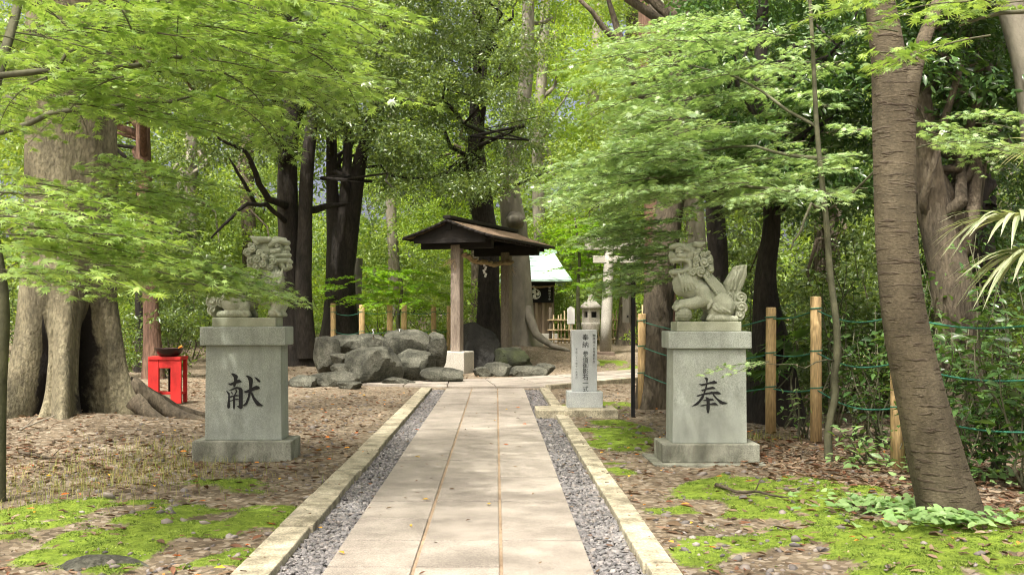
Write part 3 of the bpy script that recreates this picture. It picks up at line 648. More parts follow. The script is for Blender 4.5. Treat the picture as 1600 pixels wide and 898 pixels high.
    for sg in (-1, 1):
        q = S_(); q.e(212, 150, 17, 15, 12, 72 * sg); q.limb([(188, 140, 66 * sg, 8), (212, 130, 80 * sg, 8), (240, 142, 78 * sg, 8)]); q.limb([(188, 158, 66 * sg, 6), (212, 166, 78 * sg, 6), (236, 158, 78 * sg, 6)]); q.limb([(188, 140, 66 * sg, 7), (188, 158, 66 * sg, 7)]); fin(q, 'eye', .004, sm=0)
lion_right()
def lion_left():
    sc = .00135; t = empty('guardian_lion_statue', (PLX + .012, yl - .02, zl), 0, 'closed-mouth stone lion partly veiled by maple leaves, on the left plinth', 'statue', 'pair of stone guardian lions')
    hb = .09
    MB().box((0, 0, hb / 2), (.63, .37, hb), bev=.008).build('base_slab', M['statue'], t)
    S_ = lambda: Sculpt(415, 688, sc)
    def fin(q, name, vx=.0045, sm=1):
        o = voxel(q.mb, name, vx, M['statue'], t, sm); o.location = (0, 0, hb - .002); return o
    q = S_()
    q.limb([(590, 400, 0, 92), (510, 470, 0, 92), (420, 540, 0, 90), (330, 590, 0, 88)])
    q.limb([(545, 255, 0, 76), (560, 320, 0, 82), (595, 390, 0, 92)]); q.e(632, 420, 56, 80, 74)
    q.limb([(470, 290, 0, 44), (400, 400, 0, 46), (320, 490, 0, 48)])
    q.e(560, 182, 96, 80, 80); q.e(640, 132, 50, 30, 56); q.e(635, 180, 56, 46, 54); q.e(560, 130, 70, 34, 66)
    q.limb([(708, 128, 24, 20), (665, 118, 44, 24), (620, 128, 62, 24), (590, 152, 70, 16)], True); q.e(702, 168, 28, 26, 38); q.e(714, 176, 20, 16, 26); q.e(690, 205, 40, 26, 50); q.limb([(655, 188, 58, 20), (615, 200, 70, 22)], True)
    q.limb([(725, 222, 0, 16), (705, 226, 40, 16), (650, 222, 60, 17), (605, 236, 72, 17)], True); q.limb([(722, 258, 0, 18), (700, 262, 38, 19), (650, 264, 56, 20), (600, 268, 66, 22)], True); q.e(640, 285, 50, 24, 52); q.limb([(705, 280, 0, 28), (712, 315, 0, 22)]); q.limb([(670, 290, 34, 24), (690, 325, 34, 18)], True)
    q.limb([(590, 108, 66, 22), (520, 112, 76, 28), (452, 90, 80, 9)], True); q.limb([(470, 108, 78, 12), (500, 135, 80, 20)], True); q.limb([(620, 105, 0, 28), (690, 108, 0, 18)])
    q.limb([(520, 470, 90, 56), (560, 540, 98, 58), (640, 540, 96, 52), (655, 590, 94, 44), (625, 650, 94, 42)], True)
    q.e(630, 655, 48, 34, 46, 94, both=True)
    for k in range(4): q.limb([(650, 640, 62 + 22 * k, 15), (672, 668, 62 + 22 * k, 13)], True)
    q.e(335, 570, 104, 96, 60, 80, both=True); q.e(400, 610, 50, 60, 44, 90, both=True)
    q.limb([(230, 662, 100, 26), (340, 656, 106, 32), (430, 660, 106, 32)], True)
    for k in range(3): q.limb([(420, 645, 84 + 22 * k, 15), (448, 666, 84 + 22 * k, 14)], True)
    for k in range(5): q.limb([(684 - 22 * k, 325 + 9 * (k % 2), -62 - 3 * k, 7), (680 - 22 * k, 365, -80 - 3 * k, 12), (672 - 22 * k, 420, -94, 13), (640 - 26 * k, 480, -98, 9)])
    for k in range(3): q.limb([(520 - 16 * k, 340, -92 + 16 * k, 15), (470 - 18 * k, 420, -92 + 14 * k, 15), (390 - 14 * k, 510, -96 + 10 * k, 11)])
    fin(q, 'body')
    q = S_()
    for u, v, r, y in ((430, 205, 34, 60), (468, 178, 28, 72), (520, 208, 28, 88), (500, 255, 34, 84), (560, 240, 26, 92), (620, 268, 30, 76), (450, 265, 34, 60), (545, 290, 32, 88), (600, 310, 28, 80), (495, 310, 32, 74), (722, 270, 20, 30), (720, 305, 22, 26), (440, 150, 22, 30)):
        q.curl(u, v, r, y, turn=1 if r > 29 else -1)
    q.limb([(440, 180, 0, 34), (440, 290, 0, 36)]); fin(q, 'mane', .004, 1)
    q = S_()
    for u, v, r, y in ((163, 565, 52, 50), (240, 565, 42, 66), (165, 626, 38, 54), (212, 505, 50, 46), (150, 510, 36, 30)): q.curl(u, v, r, y, turn=1)
    q.limb([(190, 520, 0, 56), (180, 630, 0, 58)]); fin(q, 'tail', .004, 1)
    for sg in (-1, 1):
        q = S_(); q.e(640, 158, 17, 15, 14, 62 * sg); q.limb([(665, 150, 58 * sg, 7), (640, 144, 70 * sg, 7), (612, 152, 74 * sg, 7)]); fin(q, 'eye', .004, 0)
lion_left()

# ------------------------------------------------------------------ inscribed donation stone
def text_mesh(mb, ch, h, place, thick):
    c = bpy.data.curves.new('t', 'FONT'); c.body = ch; c.size = h; c.extrude = thick; c.align_x = 'CENTER'; c.resolution_u = 2
    o = bpy.data.objects.new('t', c); COL.objects.link(o); dg = bpy.context.evaluated_depsgraph_get(); me = bpy.data.meshes.new_from_object(o.evaluated_get(dg))
    mb.add([place(v.co) for v in me.vertices], [tuple(p.vertices) for p in me.polygons]); bpy.data.objects.remove(o); bpy.data.curves.remove(c); bpy.data.meshes.remove(me)
t = empty('inscribed_stone', (1.278, 15.32, .11), 0, 'upright grey granite stone with a column of black writing, beside the paved path', 'monument')
MB().box((0, .0, .115), (.51, .36, .23), bev=.008).build('base', M['monument'], t)
MB().box((.0, .0, .23 + .443), (.358, .2, .886), bev=.006).build('shaft', M['monument'], t)
mb = MB()
def column(chars, x, ztop, step, h):
    for i, ch in enumerate(chars):
        if ch == ' ': continue
        text_mesh(mb, ch, h, lambda co: Vector((x + co.x, -.1005 - co.z, ztop - i * step + co.y)), .0015)
column('奉納', .012, .975, .108, .098); column('参道御影石一式', .012, .74, .0845, .09)
column('御鎮座八百年祭記念', .135, 1.02, .047, .04); column('平成二十二年十一月吉日', -.118, .825, .041, .034)
mb.build('inscription', M['black'], t)
sb = MB().box((1.14, 15.15, .05), (1.15, .72, .12), bev=.012).build('stepping_slab', M['kerb']); sb.location = (0, 0, 0)
tag(sb, 'broad flat stone slab bridging the gravel strip under the inscribed stone', 'slab')

# ------------------------------------------------------------------ water pavilion
th = R(-21.5); tc = Vector((-.34, 27.9, 0)); fr = Matrix.Rotation(th, 4, 'Z')   # local +Y runs along the ridge
t = empty('water_pavilion', tc, th, 'small open two-post timber pavilion with a brown gabled roof behind the boulders', 'pavilion')
for yy in (-1.72, 1.72):
    MB().box((0, yy, .255), (.66, .66, .56), bev=.03).build('footing_block', M['concrete'], t)
    MB().box((0, yy, 1.85), (.255, .255, 2.66), bev=.03).build('post', M['timber'], t)
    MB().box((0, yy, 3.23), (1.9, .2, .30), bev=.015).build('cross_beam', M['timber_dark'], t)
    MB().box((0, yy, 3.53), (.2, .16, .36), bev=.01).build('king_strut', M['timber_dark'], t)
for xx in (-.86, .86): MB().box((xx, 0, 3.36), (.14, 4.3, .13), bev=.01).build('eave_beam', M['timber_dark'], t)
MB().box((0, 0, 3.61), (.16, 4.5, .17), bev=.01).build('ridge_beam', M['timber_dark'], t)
rf = []
for sg in (-1, 1):
    mb = MB(); n = 8; V = []
    for yi in (0, 1):
        yy = (-2.32, 2.38)[yi]
        for k in range(n + 1):
            u = k / n; x = sg * 1.17 * u; z = 3.74 - .50 * u + .09 * u * u
            V.append((x, yy, z + .035)); V.append((x, yy, z - .015))
    q = 2 * (n + 1); Fc = []
    for k in range(n):
        a = 2 * k; Fc += [(a, a + 2, a + 2 + q, a + q), (a + 1, a + 1 + q, a + 3 + q, a + 3), (a, a + 1, a + 3, a + 2), (a + q, a + 2 + q, a + 3 + q, a + 1 + q)]
    Fc += [(2 * n, 2 * n + 1, 2 * n + 1 + q, 2 * n + q), (0, q, q + 1, 1)]
    rf.append(mb.add(V, Fc).build('roof', M['roof_bark'], t, fix=True))
    mb = MB()
    for yy in (-2.34, 2.40):
        for k in range(n):
            u, u2 = k / n, (k + 1) / n; mb.tube([(sg * 1.17 * u, yy, 3.74 - .5 * u + .09 * u * u), (sg * 1.17 * u2, yy, 3.74 - .5 * u2 + .09 * u2 * u2)], .045, 4)
    mb.tube([(sg * 1.18, -2.36, 3.315), (sg * 1.18, 2.42, 3.315)], .04, 4)
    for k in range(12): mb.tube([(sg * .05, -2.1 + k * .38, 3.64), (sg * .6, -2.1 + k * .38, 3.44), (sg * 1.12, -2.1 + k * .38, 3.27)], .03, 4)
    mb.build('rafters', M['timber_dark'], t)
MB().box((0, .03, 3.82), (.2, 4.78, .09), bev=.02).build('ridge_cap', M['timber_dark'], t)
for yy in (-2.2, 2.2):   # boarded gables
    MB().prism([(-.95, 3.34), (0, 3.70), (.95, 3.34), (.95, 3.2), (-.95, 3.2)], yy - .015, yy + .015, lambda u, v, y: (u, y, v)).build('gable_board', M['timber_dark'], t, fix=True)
# straw rope with tassels
mb = MB(); P = []
for k in range(41):
    u = k / 40; P.append(Vector((.16 + .03 * math.sin(u * 25), -1.72 + 3.44 * u, 2.93 - .14 * math.sin(math.pi * u) ** 1 + .02 * math.sin(u * 18))))
for ph in (0, math.pi):
    mb.tube([p + Vector((.035 * math.cos(k * 1.1 + ph), 0, .035 * math.sin(k * 1.1 + ph))) for k, p in enumerate(P)], [.045] * 41, 6)
for yy in (-1.9, 1.9):
    for k in range(26): mb.tube([(random.uniform(-.05, .1), yy * .93, 2.9), (random.uniform(-.35, .05) + (0 if yy < 0 else .2), yy + random.uniform(-.1, .1), random.uniform(2.5, 2.75))], [.008, .003], 3, False)
rp = mb.build('straw_rope', M['straw']); rp.matrix_world = Matrix.Translation(tc) @ fr
tag(rp, 'twisted straw rope strung between the posts of the pavilion', 'rope')
mb = MB()
def shide(mb, x, y, z, s):
    for k in range(4): mb.box((x + (.02 if k % 2 else -.02) * s, y, z - .09 * s * k), (.055 * s, .006, .11 * s), tilt=Euler((0, R(18 if k % 2 else -18), 0)))
shide(mb, 0, 0, 0, 1.0); sh = mb.build('paper_streamer', M['paper']); sh.location = tc + fr @ Vector((.19, -.35, 2.74)); tag(sh, 'white zigzag paper streamer hanging from the straw rope', 'streamer')

# ------------------------------------------------------------------ boulders
from mathutils import noise as mn
def rock(u0, u1, v0, v1, d, m, label, dep=.8, seed=0, grow=1.28, sharp=.0, org=(440, 480), zs=3.636, cut=None, gname='boulders round the water basin', rz=None, name='boulder'):
    x0, x1 = org[0] + u0 / zs, org[0] + u1 / zs; y0, y1 = org[1] + v0 / zs, org[1] + v1 / zs
    wx = (x1 - x0) / F * d * grow; hz = (y1 - y0) / F * d * 1.12; cz = Z((y0 + y1) / 2, d); cx = X((x0 + x1) / 2, d)
    bm = bmesh.new(); bmesh.ops.create_icosphere(bm, subdivisions=4, radius=1)
    off = Vector((seed * 7.3, seed * 3.1, seed * 1.7)); rs = np.random.default_rng(seed)
    pl_ = [(Vector(rs.normal(0, 1, 3)).normalized(), rs.uniform(.54, .82)) for _ in range(13)]
    for v in bm.verts:
        c = v.co.normalized(); r = 1.06
        for nrm, dd in pl_:
            k = c.dot(nrm)
            if k > .05: r = min(r, dd / k)
        r = min(r, 1.02) * 1.12; r += .08 * mn.noise(c * 1.4 + off) + .05 * mn.noise(c * 4 + off) + .028 * mn.noise(c * 10 + off)
        q = c * r; v.co = Vector((math.copysign(abs(q.x) ** .9, q.x) * wx / 2, q.y * wx / 2 * dep, math.copysign(abs(q.z) ** .85, q.z) * hz / 2 * 1.04))
    me = bpy.data.meshes.new(name); bm.to_mesh(me); bm.free(); me.polygons.foreach_set('use_smooth', np.ones(len(me.polygons), bool))
    me.set_sharp_from_angle(angle=R(24))
    o = link(name, me, M[m]); o.location = (cx, d + wx / 2 * dep * .6, cz); return tag(o, label, 'boulder', gname)
rock(180, 310, 168, 385, 23.2, 'rock', 'rounded grey boulder at the far left end of the heap', .9, 1)
rock(262, 470, 158, 285, 24.0, 'rock', 'long flat-topped boulder lying on the left shoulder of the heap', .8, 2)
rock(440, 590, 152, 265, 24.2, 'rock', 'low boulder in the middle of the heap top, behind the big smooth one', .8, 3)
rock(352, 632, 205, 470, 21.6, 'rock', 'big smooth rounded boulder, foremost of the heap', .7, 4)
rock(560, 812, 148, 345, 23.0, 'rock', 'large sloping boulder with a broken lower edge, right of the smooth one', .7, 5)
rock(628, 840, 235, 440, 22.4, 'rock', 'dark undercut boulder below the sloping one', .6, 6)
rock(770, 925, 152, 355, 23.6, 'rock', 'tall boulder at the right end of the heap, next to the pavilion footing', .8, 7, 1.02)
rock(282, 372, 258, 338, 22.9, 'rock', 'small stone wedged between the left boulder and the smooth one', .8, 8)
rock(285, 372, 325, 400, 22.6, 'rock', 'small low stone under the wedged one', .8, 9)
rock(180, 400, 374, 478, 20.9, 'rock', 'low notched stone lying in front of the left boulder', .6, 10)
rock(30, 192, 384, 478, 20.9, 'rock', 'low square stone just right of the left plinth', .6, 11)
rock(328, 440, 424, 474, 20.6, 'rock', 'flat little stone in front of the smooth boulder', .7, 12)
rock(585, 730, 398, 452, 21.4, 'rock', 'flat stone at the edge of the crossing path, below the undercut boulder', .7, 13)
rock(795, 1052, 345, 438, 22.0, 'rock', 'long low stone at the path edge in front of the pavilion footing', .5, 14, 1.02)
rock(995, 1245, 122, 380, 27.0, 'rock_dark', 'big dark wet boulder under the pavilion roof', .75, 15)
rock(1215, 1410, 232, 352, 26.3, 'rock_moss', 'dark sloping mossy stone beside the rear footing of the pavilion', .6, 16)
rock(1100, 1195, 346, 402, 24.2, 'rock', 'small round stone below the dark wet boulder', .8, 17)
rock(1175, 1300, 310, 408, 24.4, 'rock', 'upright stone in the row right of the pavilion', .7, 18)
rock(1282, 1470, 335, 406, 24.4, 'rock', 'long smooth stone in the row right of the pavilion', .5, 19)
rock(1436, 1540, 326, 396, 24.8, 'rock', 'last tilted stone of the row at the crossing path', .6, 20)
rock(180, 525, 618, 745, 6.0, 'rock', 'flat tan stone half sunk in moss near the left bottom corner', .45, 21, org=(0, 640), zs=2.58, gname='stones in the forest floor', name='stone')
for k, (u, v) in enumerate(((521, 150), (674, 150))):
    p = at(440 + u / 3.636, 480 + v / 3.636, 23.4)
    q = MB().tube([(0, 0, -.12), (0, 0, .08)], .018, 8).tube([(0, 0, .08), (0, -.05, .1), (0, -.12, .08), (0, -.13, .03)], .012, 8).tube([(-.05, 0, .1), (.05, 0, .1)], .01, 6).build('water_tap', M['metal']); q.location = p
    tag(q, ('left' if k == 0 else 'right') + ' one of the two small metal taps on top of the boulder heap', 'tap', 'taps on the boulders')

# ------------------------------------------------------------------ red stand with a bowl
d = 17.1; t = empty('red_stand', (X(255, d), d + .27, 0), R(-4), 'bright red wooden stand with broad legs between the big left tree and the plinth', 'stand')
MB().box((0, 0, .735), (.54, .36, .055), bev=.006).build('top', M['red'], t)
for xx in (-.19, .185):
    MB().box((xx, -.14, .354), (.175, .05, .708), bev=.005).build('leg', M['red'], t); MB().box((xx * 1.25, .14, .354), (.06, .05, .708), bev=.005).build('leg', M['red'], t)
for yy in (-.145, .145): MB().box((0, yy, .64), (.2, .03, .13), bev=.004).build('apron', M['red'], t)
MB().box((0, .02, .16), (.5, .2, .04), bev=.004).build('stretcher', M['red'], t)
MB().tube([(.0, .05, .18), (.0, .05, .70)], .022, 8).build('inner_post', M['timber_dark'], t)
t = empty('bowl', (X(258, d), d + .22, .764), 0, 'wide black lacquer bowl standing on the red stand', 'bowl')
MB().lathe([(.12, 0), (.15, .01), (.20, .06), (.235, .125), (.24, .135), (.228, .133), (.19, .07), (.1, .03), (.001, .028)], 28).build('vessel', M['lacquer'], t)
q = MB().tube([(.13, 0, .07), (.18, -.03, .14), (.215, -.05, .165), (.235, -.06, .15)], [.02, .022, .018, .004], 6).build('leaf', M['yellow'], t)

# ------------------------------------------------------------------ rope fences
def rope_fence(name, label, posts, ropes, rad, m='fence_wood', group='rope fences'):
    t = empty(name, (posts[0][0], posts[0][1], 0), 0, label, 'fence', group); o = Vector((posts[0][0], posts[0][1], 0))
    for x, y, z0, z1 in posts:
        lean = random.uniform(-.012, .012)
        MB().tube([(x - o.x, y - o.y, z0 - .25), (x - o.x + lean * .5, y - o.y, (z0 + z1) / 2), (x - o.x + lean, y - o.y, z1 - .012), (x - o.x + lean, y - o.y, z1)], [rad * 1.03, rad, rad * .97, rad * .86], 16).build('post', M[m], t)
    for hs in ropes:
        mb = MB()
        for i in range(len(posts) - 1):
            a, b = Vector((posts[i][0], posts[i][1], hs[i])) - o, Vector((posts[i + 1][0], posts[i + 1][1], hs[i + 1])) - o; L = (b - a).length
            dv = (b - a).normalized(); off = Vector((dv.y, -dv.x, 0)) * 0
            mb.tube([a.lerp(b, k / 12) + Vector((0, 0, -.045 * L * math.sin(math.pi * k / 12))) + off for k in range(13)], (.008 if len(ropes[0]) and rad < .07 else .007), 6)
            pr_ = rad * 1.03
            mb.tube([a + Vector((pr_ * math.cos(q), pr_ * math.sin(q), .004 * q)) for q in np.linspace(0, 6.28, 13)], .008, 5)
        mb.build('rope', M['rope_green'], t)
    return t
fp = [(X(1003, 16.2), 16.2, 0, Z(490, 16.2)), (X(1204, 12.8), 12.8, 0, Z(480, 12.8)), (X(1275, 12.0), 12.0, 0, Z(463, 12.0)), (X(1403, 9.8), 9.8, 0, 1.6), (4.25, 7.75, 0, 1.62), (5.2, 4.5, 0, 1.6)]
rope_fence('rope_fence', 'round pine post fence with three green ropes at the right, behind the leaning tree', fp, [[1.34, 1.40, 1.50, 1.44, 1.42, 1.4], [.95, .97, 1.02, 1.0, 1.0, 1.0], [.54, .56, .60, .58, .60, .6]], .063)
fp = [(X(507, 27), 28.5, 0, 1.75), (X(565, 27), 27, 0, Z(476, 27)), (X(609, 27.3), 27.3, 0, Z(475, 27.3)), (X(631, 28.4), 28.4, 0, Z(476, 28.4)), (X(678, 29), 29, .05, Z(475, 29)), (X(702, 30.2), 30.2, .1, Z(478, 30.2))]
rope_fence('rope_fence', 'slim post fence with sagging green ropes behind the boulder heap', fp, [[1.5] * 6, [1.0] * 6, [.55] * 6], .075)
p = at(1010, 480, 16.9); q = MB().tube([(0, 0, -.2), (.01, 0, .8), (0, 0, 1.6)], .075, 14).build('wooden_post', M['fence_wood']); q.location = (p.x, 16.9, 0); tag(q, 'short pine post standing against the trunk behind the black sign post', 'post')
p = X(553, 31); q = MB().tube([(0, 0, -.2), (.05, 0, 1.5), (.12, 0, 3.1)], [.17, .155, .14], 12).build('wooden_post', M['bark_grey']); q.location = (p, 31, 0); tag(q, 'tall pale grey post right of the black forked trunk', 'post')

# ------------------------------------------------------------------ back: torii, lantern, signs, shrine, bamboo fence
t = empty('torii_gate', (X(946, 31.7), 31.7, .08), 0, 'pale grey stone torii gate behind the inscribed stone', 'gate')
for xx in (0, 2.75):
    o = MB().box((xx, 0, .10), (.52, .5, .30), bev=.02).build('plinth', M['brownstone'], t)
    s_ = .10 if xx == 0 else -.10
    MB().tube([(xx, 0, .22), (xx + s_ * .3, 0, 1.2), (xx + s_, 0, 2.95), (xx + s_ * 1.2, 0, 3.3)], [.175, .165, .15, .145], 20).build('pillar', M['concrete'], t)
MB().box((1.375, 0, 3.02), (3.5, .17, .22), bev=.01).build('tie_beam', M['concrete'], t)
MB().box((1.375, 0, 3.42), (4.0, .26, .24), bev=.02).build('lintel', M['concrete'], t); MB().box((1.375, 0, 3.6), (4.3, .32, .13), bev=.02).build('top_beam', M['concrete'], t)
d = 28.6; t = empty('stone_lantern', (X(923, d), d, .0), R(30), 'weathered stone lantern half hidden behind the inscribed stone', 'lantern'); t.scale = (1.05, 1.05, 1.3)
MB().lathe([(.24, 0), (.24, .12), (.15, .18), (.11, .3), (.105, .62), (.16, .66), (.22, .78), (.25, .9), (.25, .95)], 14).build('pedestal', M['concrete'], t)
mb = MB(); [mb.box((x * .13, y * .13, 1.09), (.07, .07, .28)) for x in (-1, 1) for y in (-1, 1)]; mb.box((0, .0, 1.0), (.32, .32, .1)); mb.box((0, 0, 1.2), (.31, .31, .06)); mb.build('fire_box', M['concrete'], t)
MB().box((0, 0, 1.1), (.2, .2, .2)).build('fire_opening', M['black'], t)
MB().lathe([(.27, 1.235), (.28, 1.28), (.18, 1.36), (.08, 1.42), (.06, 1.47), (.075, 1.5), (.005, 1.55)], 8).build('roof', M['concrete'], t)
d = 33.4; t = empty('notice_sign', (X(892, d), d, .25), 0, 'small white pointed notice board on a thin pole near the shrine', 'sign')
MB().tube([(0, 0, -.2), (0, 0, .95)], .018, 8).build('pole', M['concrete'], t)
MB().prism([(-.12, .9), (.12, .9), (.12, 1.38), (0, 1.46), (-.12, 1.38)], -.03, -.005, lambda u, v, y: (u, y, v)).build('board', M['paper'], t, fix=True)
d = 15.0; t = empty('sign_post', (X(989, d), d, .02), R(8), 'thin black sign post with a narrow side-on panel, right of the inscribed stone', 'sign')
MB().box((0, 0, .95), (.05, .05, 2.1), bev=.005).build('post', M['black'], t)
MB().box((-.075, .06, 1.62), (.03, .2, .62), rz=R(14), bev=.004).build('panel', M['bark_grey'], t); MB().box((-.055, .04, 1.955), (.1, .26, .03), rz=R(14)).build('panel_cap', M['metal'], t)
MB().box((-.05, -.01, 1.4), (.08, .02, .03)).build('bracket', M['black'], t)
# shrine
d = 38.0; t = empty('small_shrine', (X(836, d), d + .7, .45), R(6), 'little wooden shrine with a pale green copper roof and black crested curtain', 'shrine')
zb = .45
MB().box((0, 0, .06), (1.5, 1.5, .5), bev=.02).build('stone_base', M['concrete'], t)
MB().box((0, .05, 1.25), (1.2, 1.2, 1.9), bev=.01).build('walls', M['shrine_wood'], t)
for xx in (-.58, -.02, .24, .58): MB().box((xx, -.59, 1.22), (.11, .11, 1.86), bev=.01).build('post', M['shrine_wood'], t)
mb = MB(); MB().box((-.3, -.565, 1.45), (.44, .03, .52)).build('lattice_backing', M['black'], t)
for k in range(6): mb.box((-.49 + k * .078, -.592, 1.45), (.018, .02, .52))
for k in range(6): mb.box((-.3, -.594, 1.22 + k * .09), (.44, .018, .016))
mb.build('lattice_door', M['shrine_wood'], t)
MB().prism([(-.74, 2.05), (.74, 2.05), (1.15, 2.95), (-1.15, 2.95)], 0, .0, lambda u, v, y: (u, -.2, v)) 
mb = MB()   # hipped copper roof with horizontal seams
E0, E1 = (1.18, 1.35, 2.22), (.72, .12, 3.25); n = 11
for k in range(n):
    a, b = k / n, (k + 1) / n; f = lambda i, u: E0[i] + (E1[i] - E0[i]) * u
    lo = [(sx * f(0, a), sy * f(1, a) , f(2, a) - .05 * math.sin(math.pi * a) + .012) for sx, sy in ((-1, -1), (1, -1), (1, 1), (-1, 1))]
    hi = [(sx * f(0, b), sy * f(1, b), f(2, b) - .05 * math.sin(math.pi * b)) for sx, sy in ((-1, -1), (1, -1), (1, 1), (-1, 1))]
    mb.add(lo + hi, [(i, (i + 1) % 4, 4 + (i + 1) % 4, 4 + i) for i in range(4)])
mb.add([(-1.18, -1.35, 2.17), (1.18, -1.35, 2.17), (1.18, 1.35, 2.17), (-1.18, 1.35, 2.17), (-1.18, -1.35, 2.232), (1.18, -1.35, 2.232), (1.18, 1.35, 2.232), (-1.18, 1.35, 2.232)], [(3, 2, 1, 0), (0, 1, 5, 4), (1, 2, 6, 5), (2, 3, 7, 6), (3, 0, 4, 7)])
mb.box((0, 0, 3.3), (1.6, .34, .14)); mb.build('roof', M['copper'], t)
MB().box((0, -.62, 2.1), (1.3, .2, .14)).build('eave_board', M['timber_dark'], t)
cu = MB().prism([(-.6, 2.02), (.6, 2.02), (.6, 1.42), (.1, 1.43), (-.2, 1.42), (-.6, 1.43)], -.68, -.665, lambda u, v, y: (u, y, v)).build('curtain', M['cloth'], t, fix=True)
mb = MB(); cx, cz = -.05, 1.73
for k in range(3):   # three comma shapes in a ring
    a0 = k * 2.094; P = [(cx + .085 * math.cos(a0) + .062 * math.cos(q), cz + .085 * math.sin(a0) + .062 * math.sin(q)) for q in np.linspace(0, 6.1, 14)]
    mb.prism(P, -.68, -.6835 - .0004 * k, lambda u, v, y: (u, y, v))
    P = [(cx + r * math.cos(a), cz + r * math.sin(a)) for r, a in [(.15, a0 + .2 + i * .28) for i in range(6)]] + [(cx + r * math.cos(a), cz + r * math.sin(a)) for r, a in [(.15 - .055 * (i / 5) ** 1, a0 + 1.6 - i * .28) for i in range(1, 6)]]
    mb.prism(P, -.68, -.685 - .0004 * k, lambda u, v, y: (u, y, v))
P = [(cx + .172 * math.cos(a), cz + .172 * math.sin(a)) for a in np.linspace(0, 6.28, 40)]
mb.tube([(u, -.684, v) for u, v in P], .012, 5, False)
mb.build('crest', M['paper'], cu, fix=True)
mb = MB()
for i, ch in enumerate('奉納氏子中'): text_mesh(mb, ch, .095, lambda co: Vector((.46 + co.x, -.683 - co.z, 1.93 - i * .105 + co.y)), .001)
mb.build('curtain_writing', M['paper'], cu)
mb = MB(); [mb.tube([(-.6 + 1.2 * k / 20, -.72, 2.03 - .05 * math.sin(math.pi * k / 20)) for k in range(21)], .03, 6)]; sr = mb.build('straw_rope', M['straw']); sr.location = t.location; sr.rotation_euler = t.rotation_euler; tag(sr, 'thin straw rope under the eaves of the little shrine', 'rope')
mb = MB(); shide(mb, 0, 0, 0, 1.0); sh = mb.build('paper_streamer', M['paper']); sh.location = t.matrix_basis @ Vector((-.1, -.74, 1.98)); tag(sh, 'white zigzag paper streamer hanging on the shrine above the curtain crest', 'streamer')
# bamboo fence behind
t = empty('bamboo_fence', (X(860, 37), 37, .45), 0, 'brown bamboo lattice fence running behind the torii and lantern', 'fence')
mb = MB(); x0 = 0; 
for k in range(64): 
    xx = k * .13; mb.tube([(xx, random.uniform(-.02, .02), -.5), (xx + random.uniform(-.03, .03), 0, random.uniform(.95, 1.15))], random.uniform(.02, .034), 6)
mb.build('uprights', M['bamboo'], t); mb = MB()
for z in (.12, .45, .8): mb.tube([(-.1, -.05, z), (8.4, -.05, z + .02)], .028, 6)
mb.build('rails', M['bamboo'], t)
for k in range(6): MB().tube([(k * 1.6, .02, -.5), (k * 1.6, .02, 1.25)], .055, 8).build('stake', M['bark_mid'], t)

# ------------------------------------------------------------------ the big buttressed tree on the left
BX, BY = -5.5, 13.5
t = empty('buttressed_tree', (BX, BY, 0), 0, 'huge pale tree with flaring buttress roots and a dark hollow, at the left edge', 'tree')
LB = [(-123, 1.25, .32, .62), (-70, 1.50, .15, .72), (-84, 1.55, .12, .26), (-58, 1.45, .11, .24), (6, 1.06, .2, .72), (24, 1.62, .10, .33), (80, 1.2, .3, .5), (140, 1.2, .3, .5), (-165, 1.3, .25, .5)]
def br(th, z):
    base = .56 - .010 * z
    nz = math.exp(-(max(z, 0) / 1.35) ** 4)
    b = base * (1 - nz * (.90 * math.exp(-((th + 30) / 29) ** 2) + .78 * math.exp(-((th + 97) / 11) ** 2)))
    r = b
    for a, rf, wd, h in LB:
        dlt = (th - a + 180) % 360 - 180; k = math.exp(-max(z, -.2) / h) ; ww = R(1) * 0 + wd * (1 + .5 * (1 - k))
        r = max(r, b + (rf - base) * k * math.exp(-(R(dlt) / ww) ** 2) + (base - b) * math.exp(-(R(dlt) / (ww * 1.25)) ** 2))
    q = R(th); r += .030 * math.sin(3 * q + z * .5) + .018 * math.sin(8 * q + z * 1.7) + .05 * math.sin(2 * q - .6) * min(1, z / 3)
    return r + .014 * (vnoise(np.array([th * .11 + 50]), np.array([z * 3.0]))[0] - .5) * 2
zs_ = [-.25, -.1, 0, .06, .12, .2, .3, .4, .52, .65, .8, .95, 1.1, 1.25, 1.4, 1.55, 1.75, 2, 2.4, 3, 3.8, 4.8, 6, 7.5, 9, 11]
zs_ = sorted(set([z for z in zs_ if z < 0 or z > 1.7] + [round(.025 * k, 3) for k in range(68)])); n = 420; V = []
for z in zs_:
    for k in range(n):
        th_ = -180 + 360 * k / n; r = br(th_, z) ; q = R(th_); lx = .02 * z
        V.append((r * math.cos(q) + lx, r * math.sin(q), z + (.12 if z < 0 else .12 * 0)))
Fc = [(i * n + k, i * n + (k + 1) % n, (i + 1) * n + (k + 1) % n, (i + 1) * n + k) for i in range(len(zs_) - 1) for k in range(n)]
tk = MB().add(V, Fc, True).build('trunk', M['bark_hollow_shade'], t); hv = []
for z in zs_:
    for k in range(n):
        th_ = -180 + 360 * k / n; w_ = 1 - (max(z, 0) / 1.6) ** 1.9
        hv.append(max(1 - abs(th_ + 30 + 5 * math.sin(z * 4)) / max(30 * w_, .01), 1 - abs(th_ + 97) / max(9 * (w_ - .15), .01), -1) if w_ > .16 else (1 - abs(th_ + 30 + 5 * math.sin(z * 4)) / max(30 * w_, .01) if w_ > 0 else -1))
ha = tk.data.attributes.new('hollow', 'FLOAT', 'POINT'); ha.data.foreach_set('value', np.clip(np.array(hv), -1, 1).astype(np.float32))  # mask for the shade painted into the hollow and the groove beside it
mb = MB()
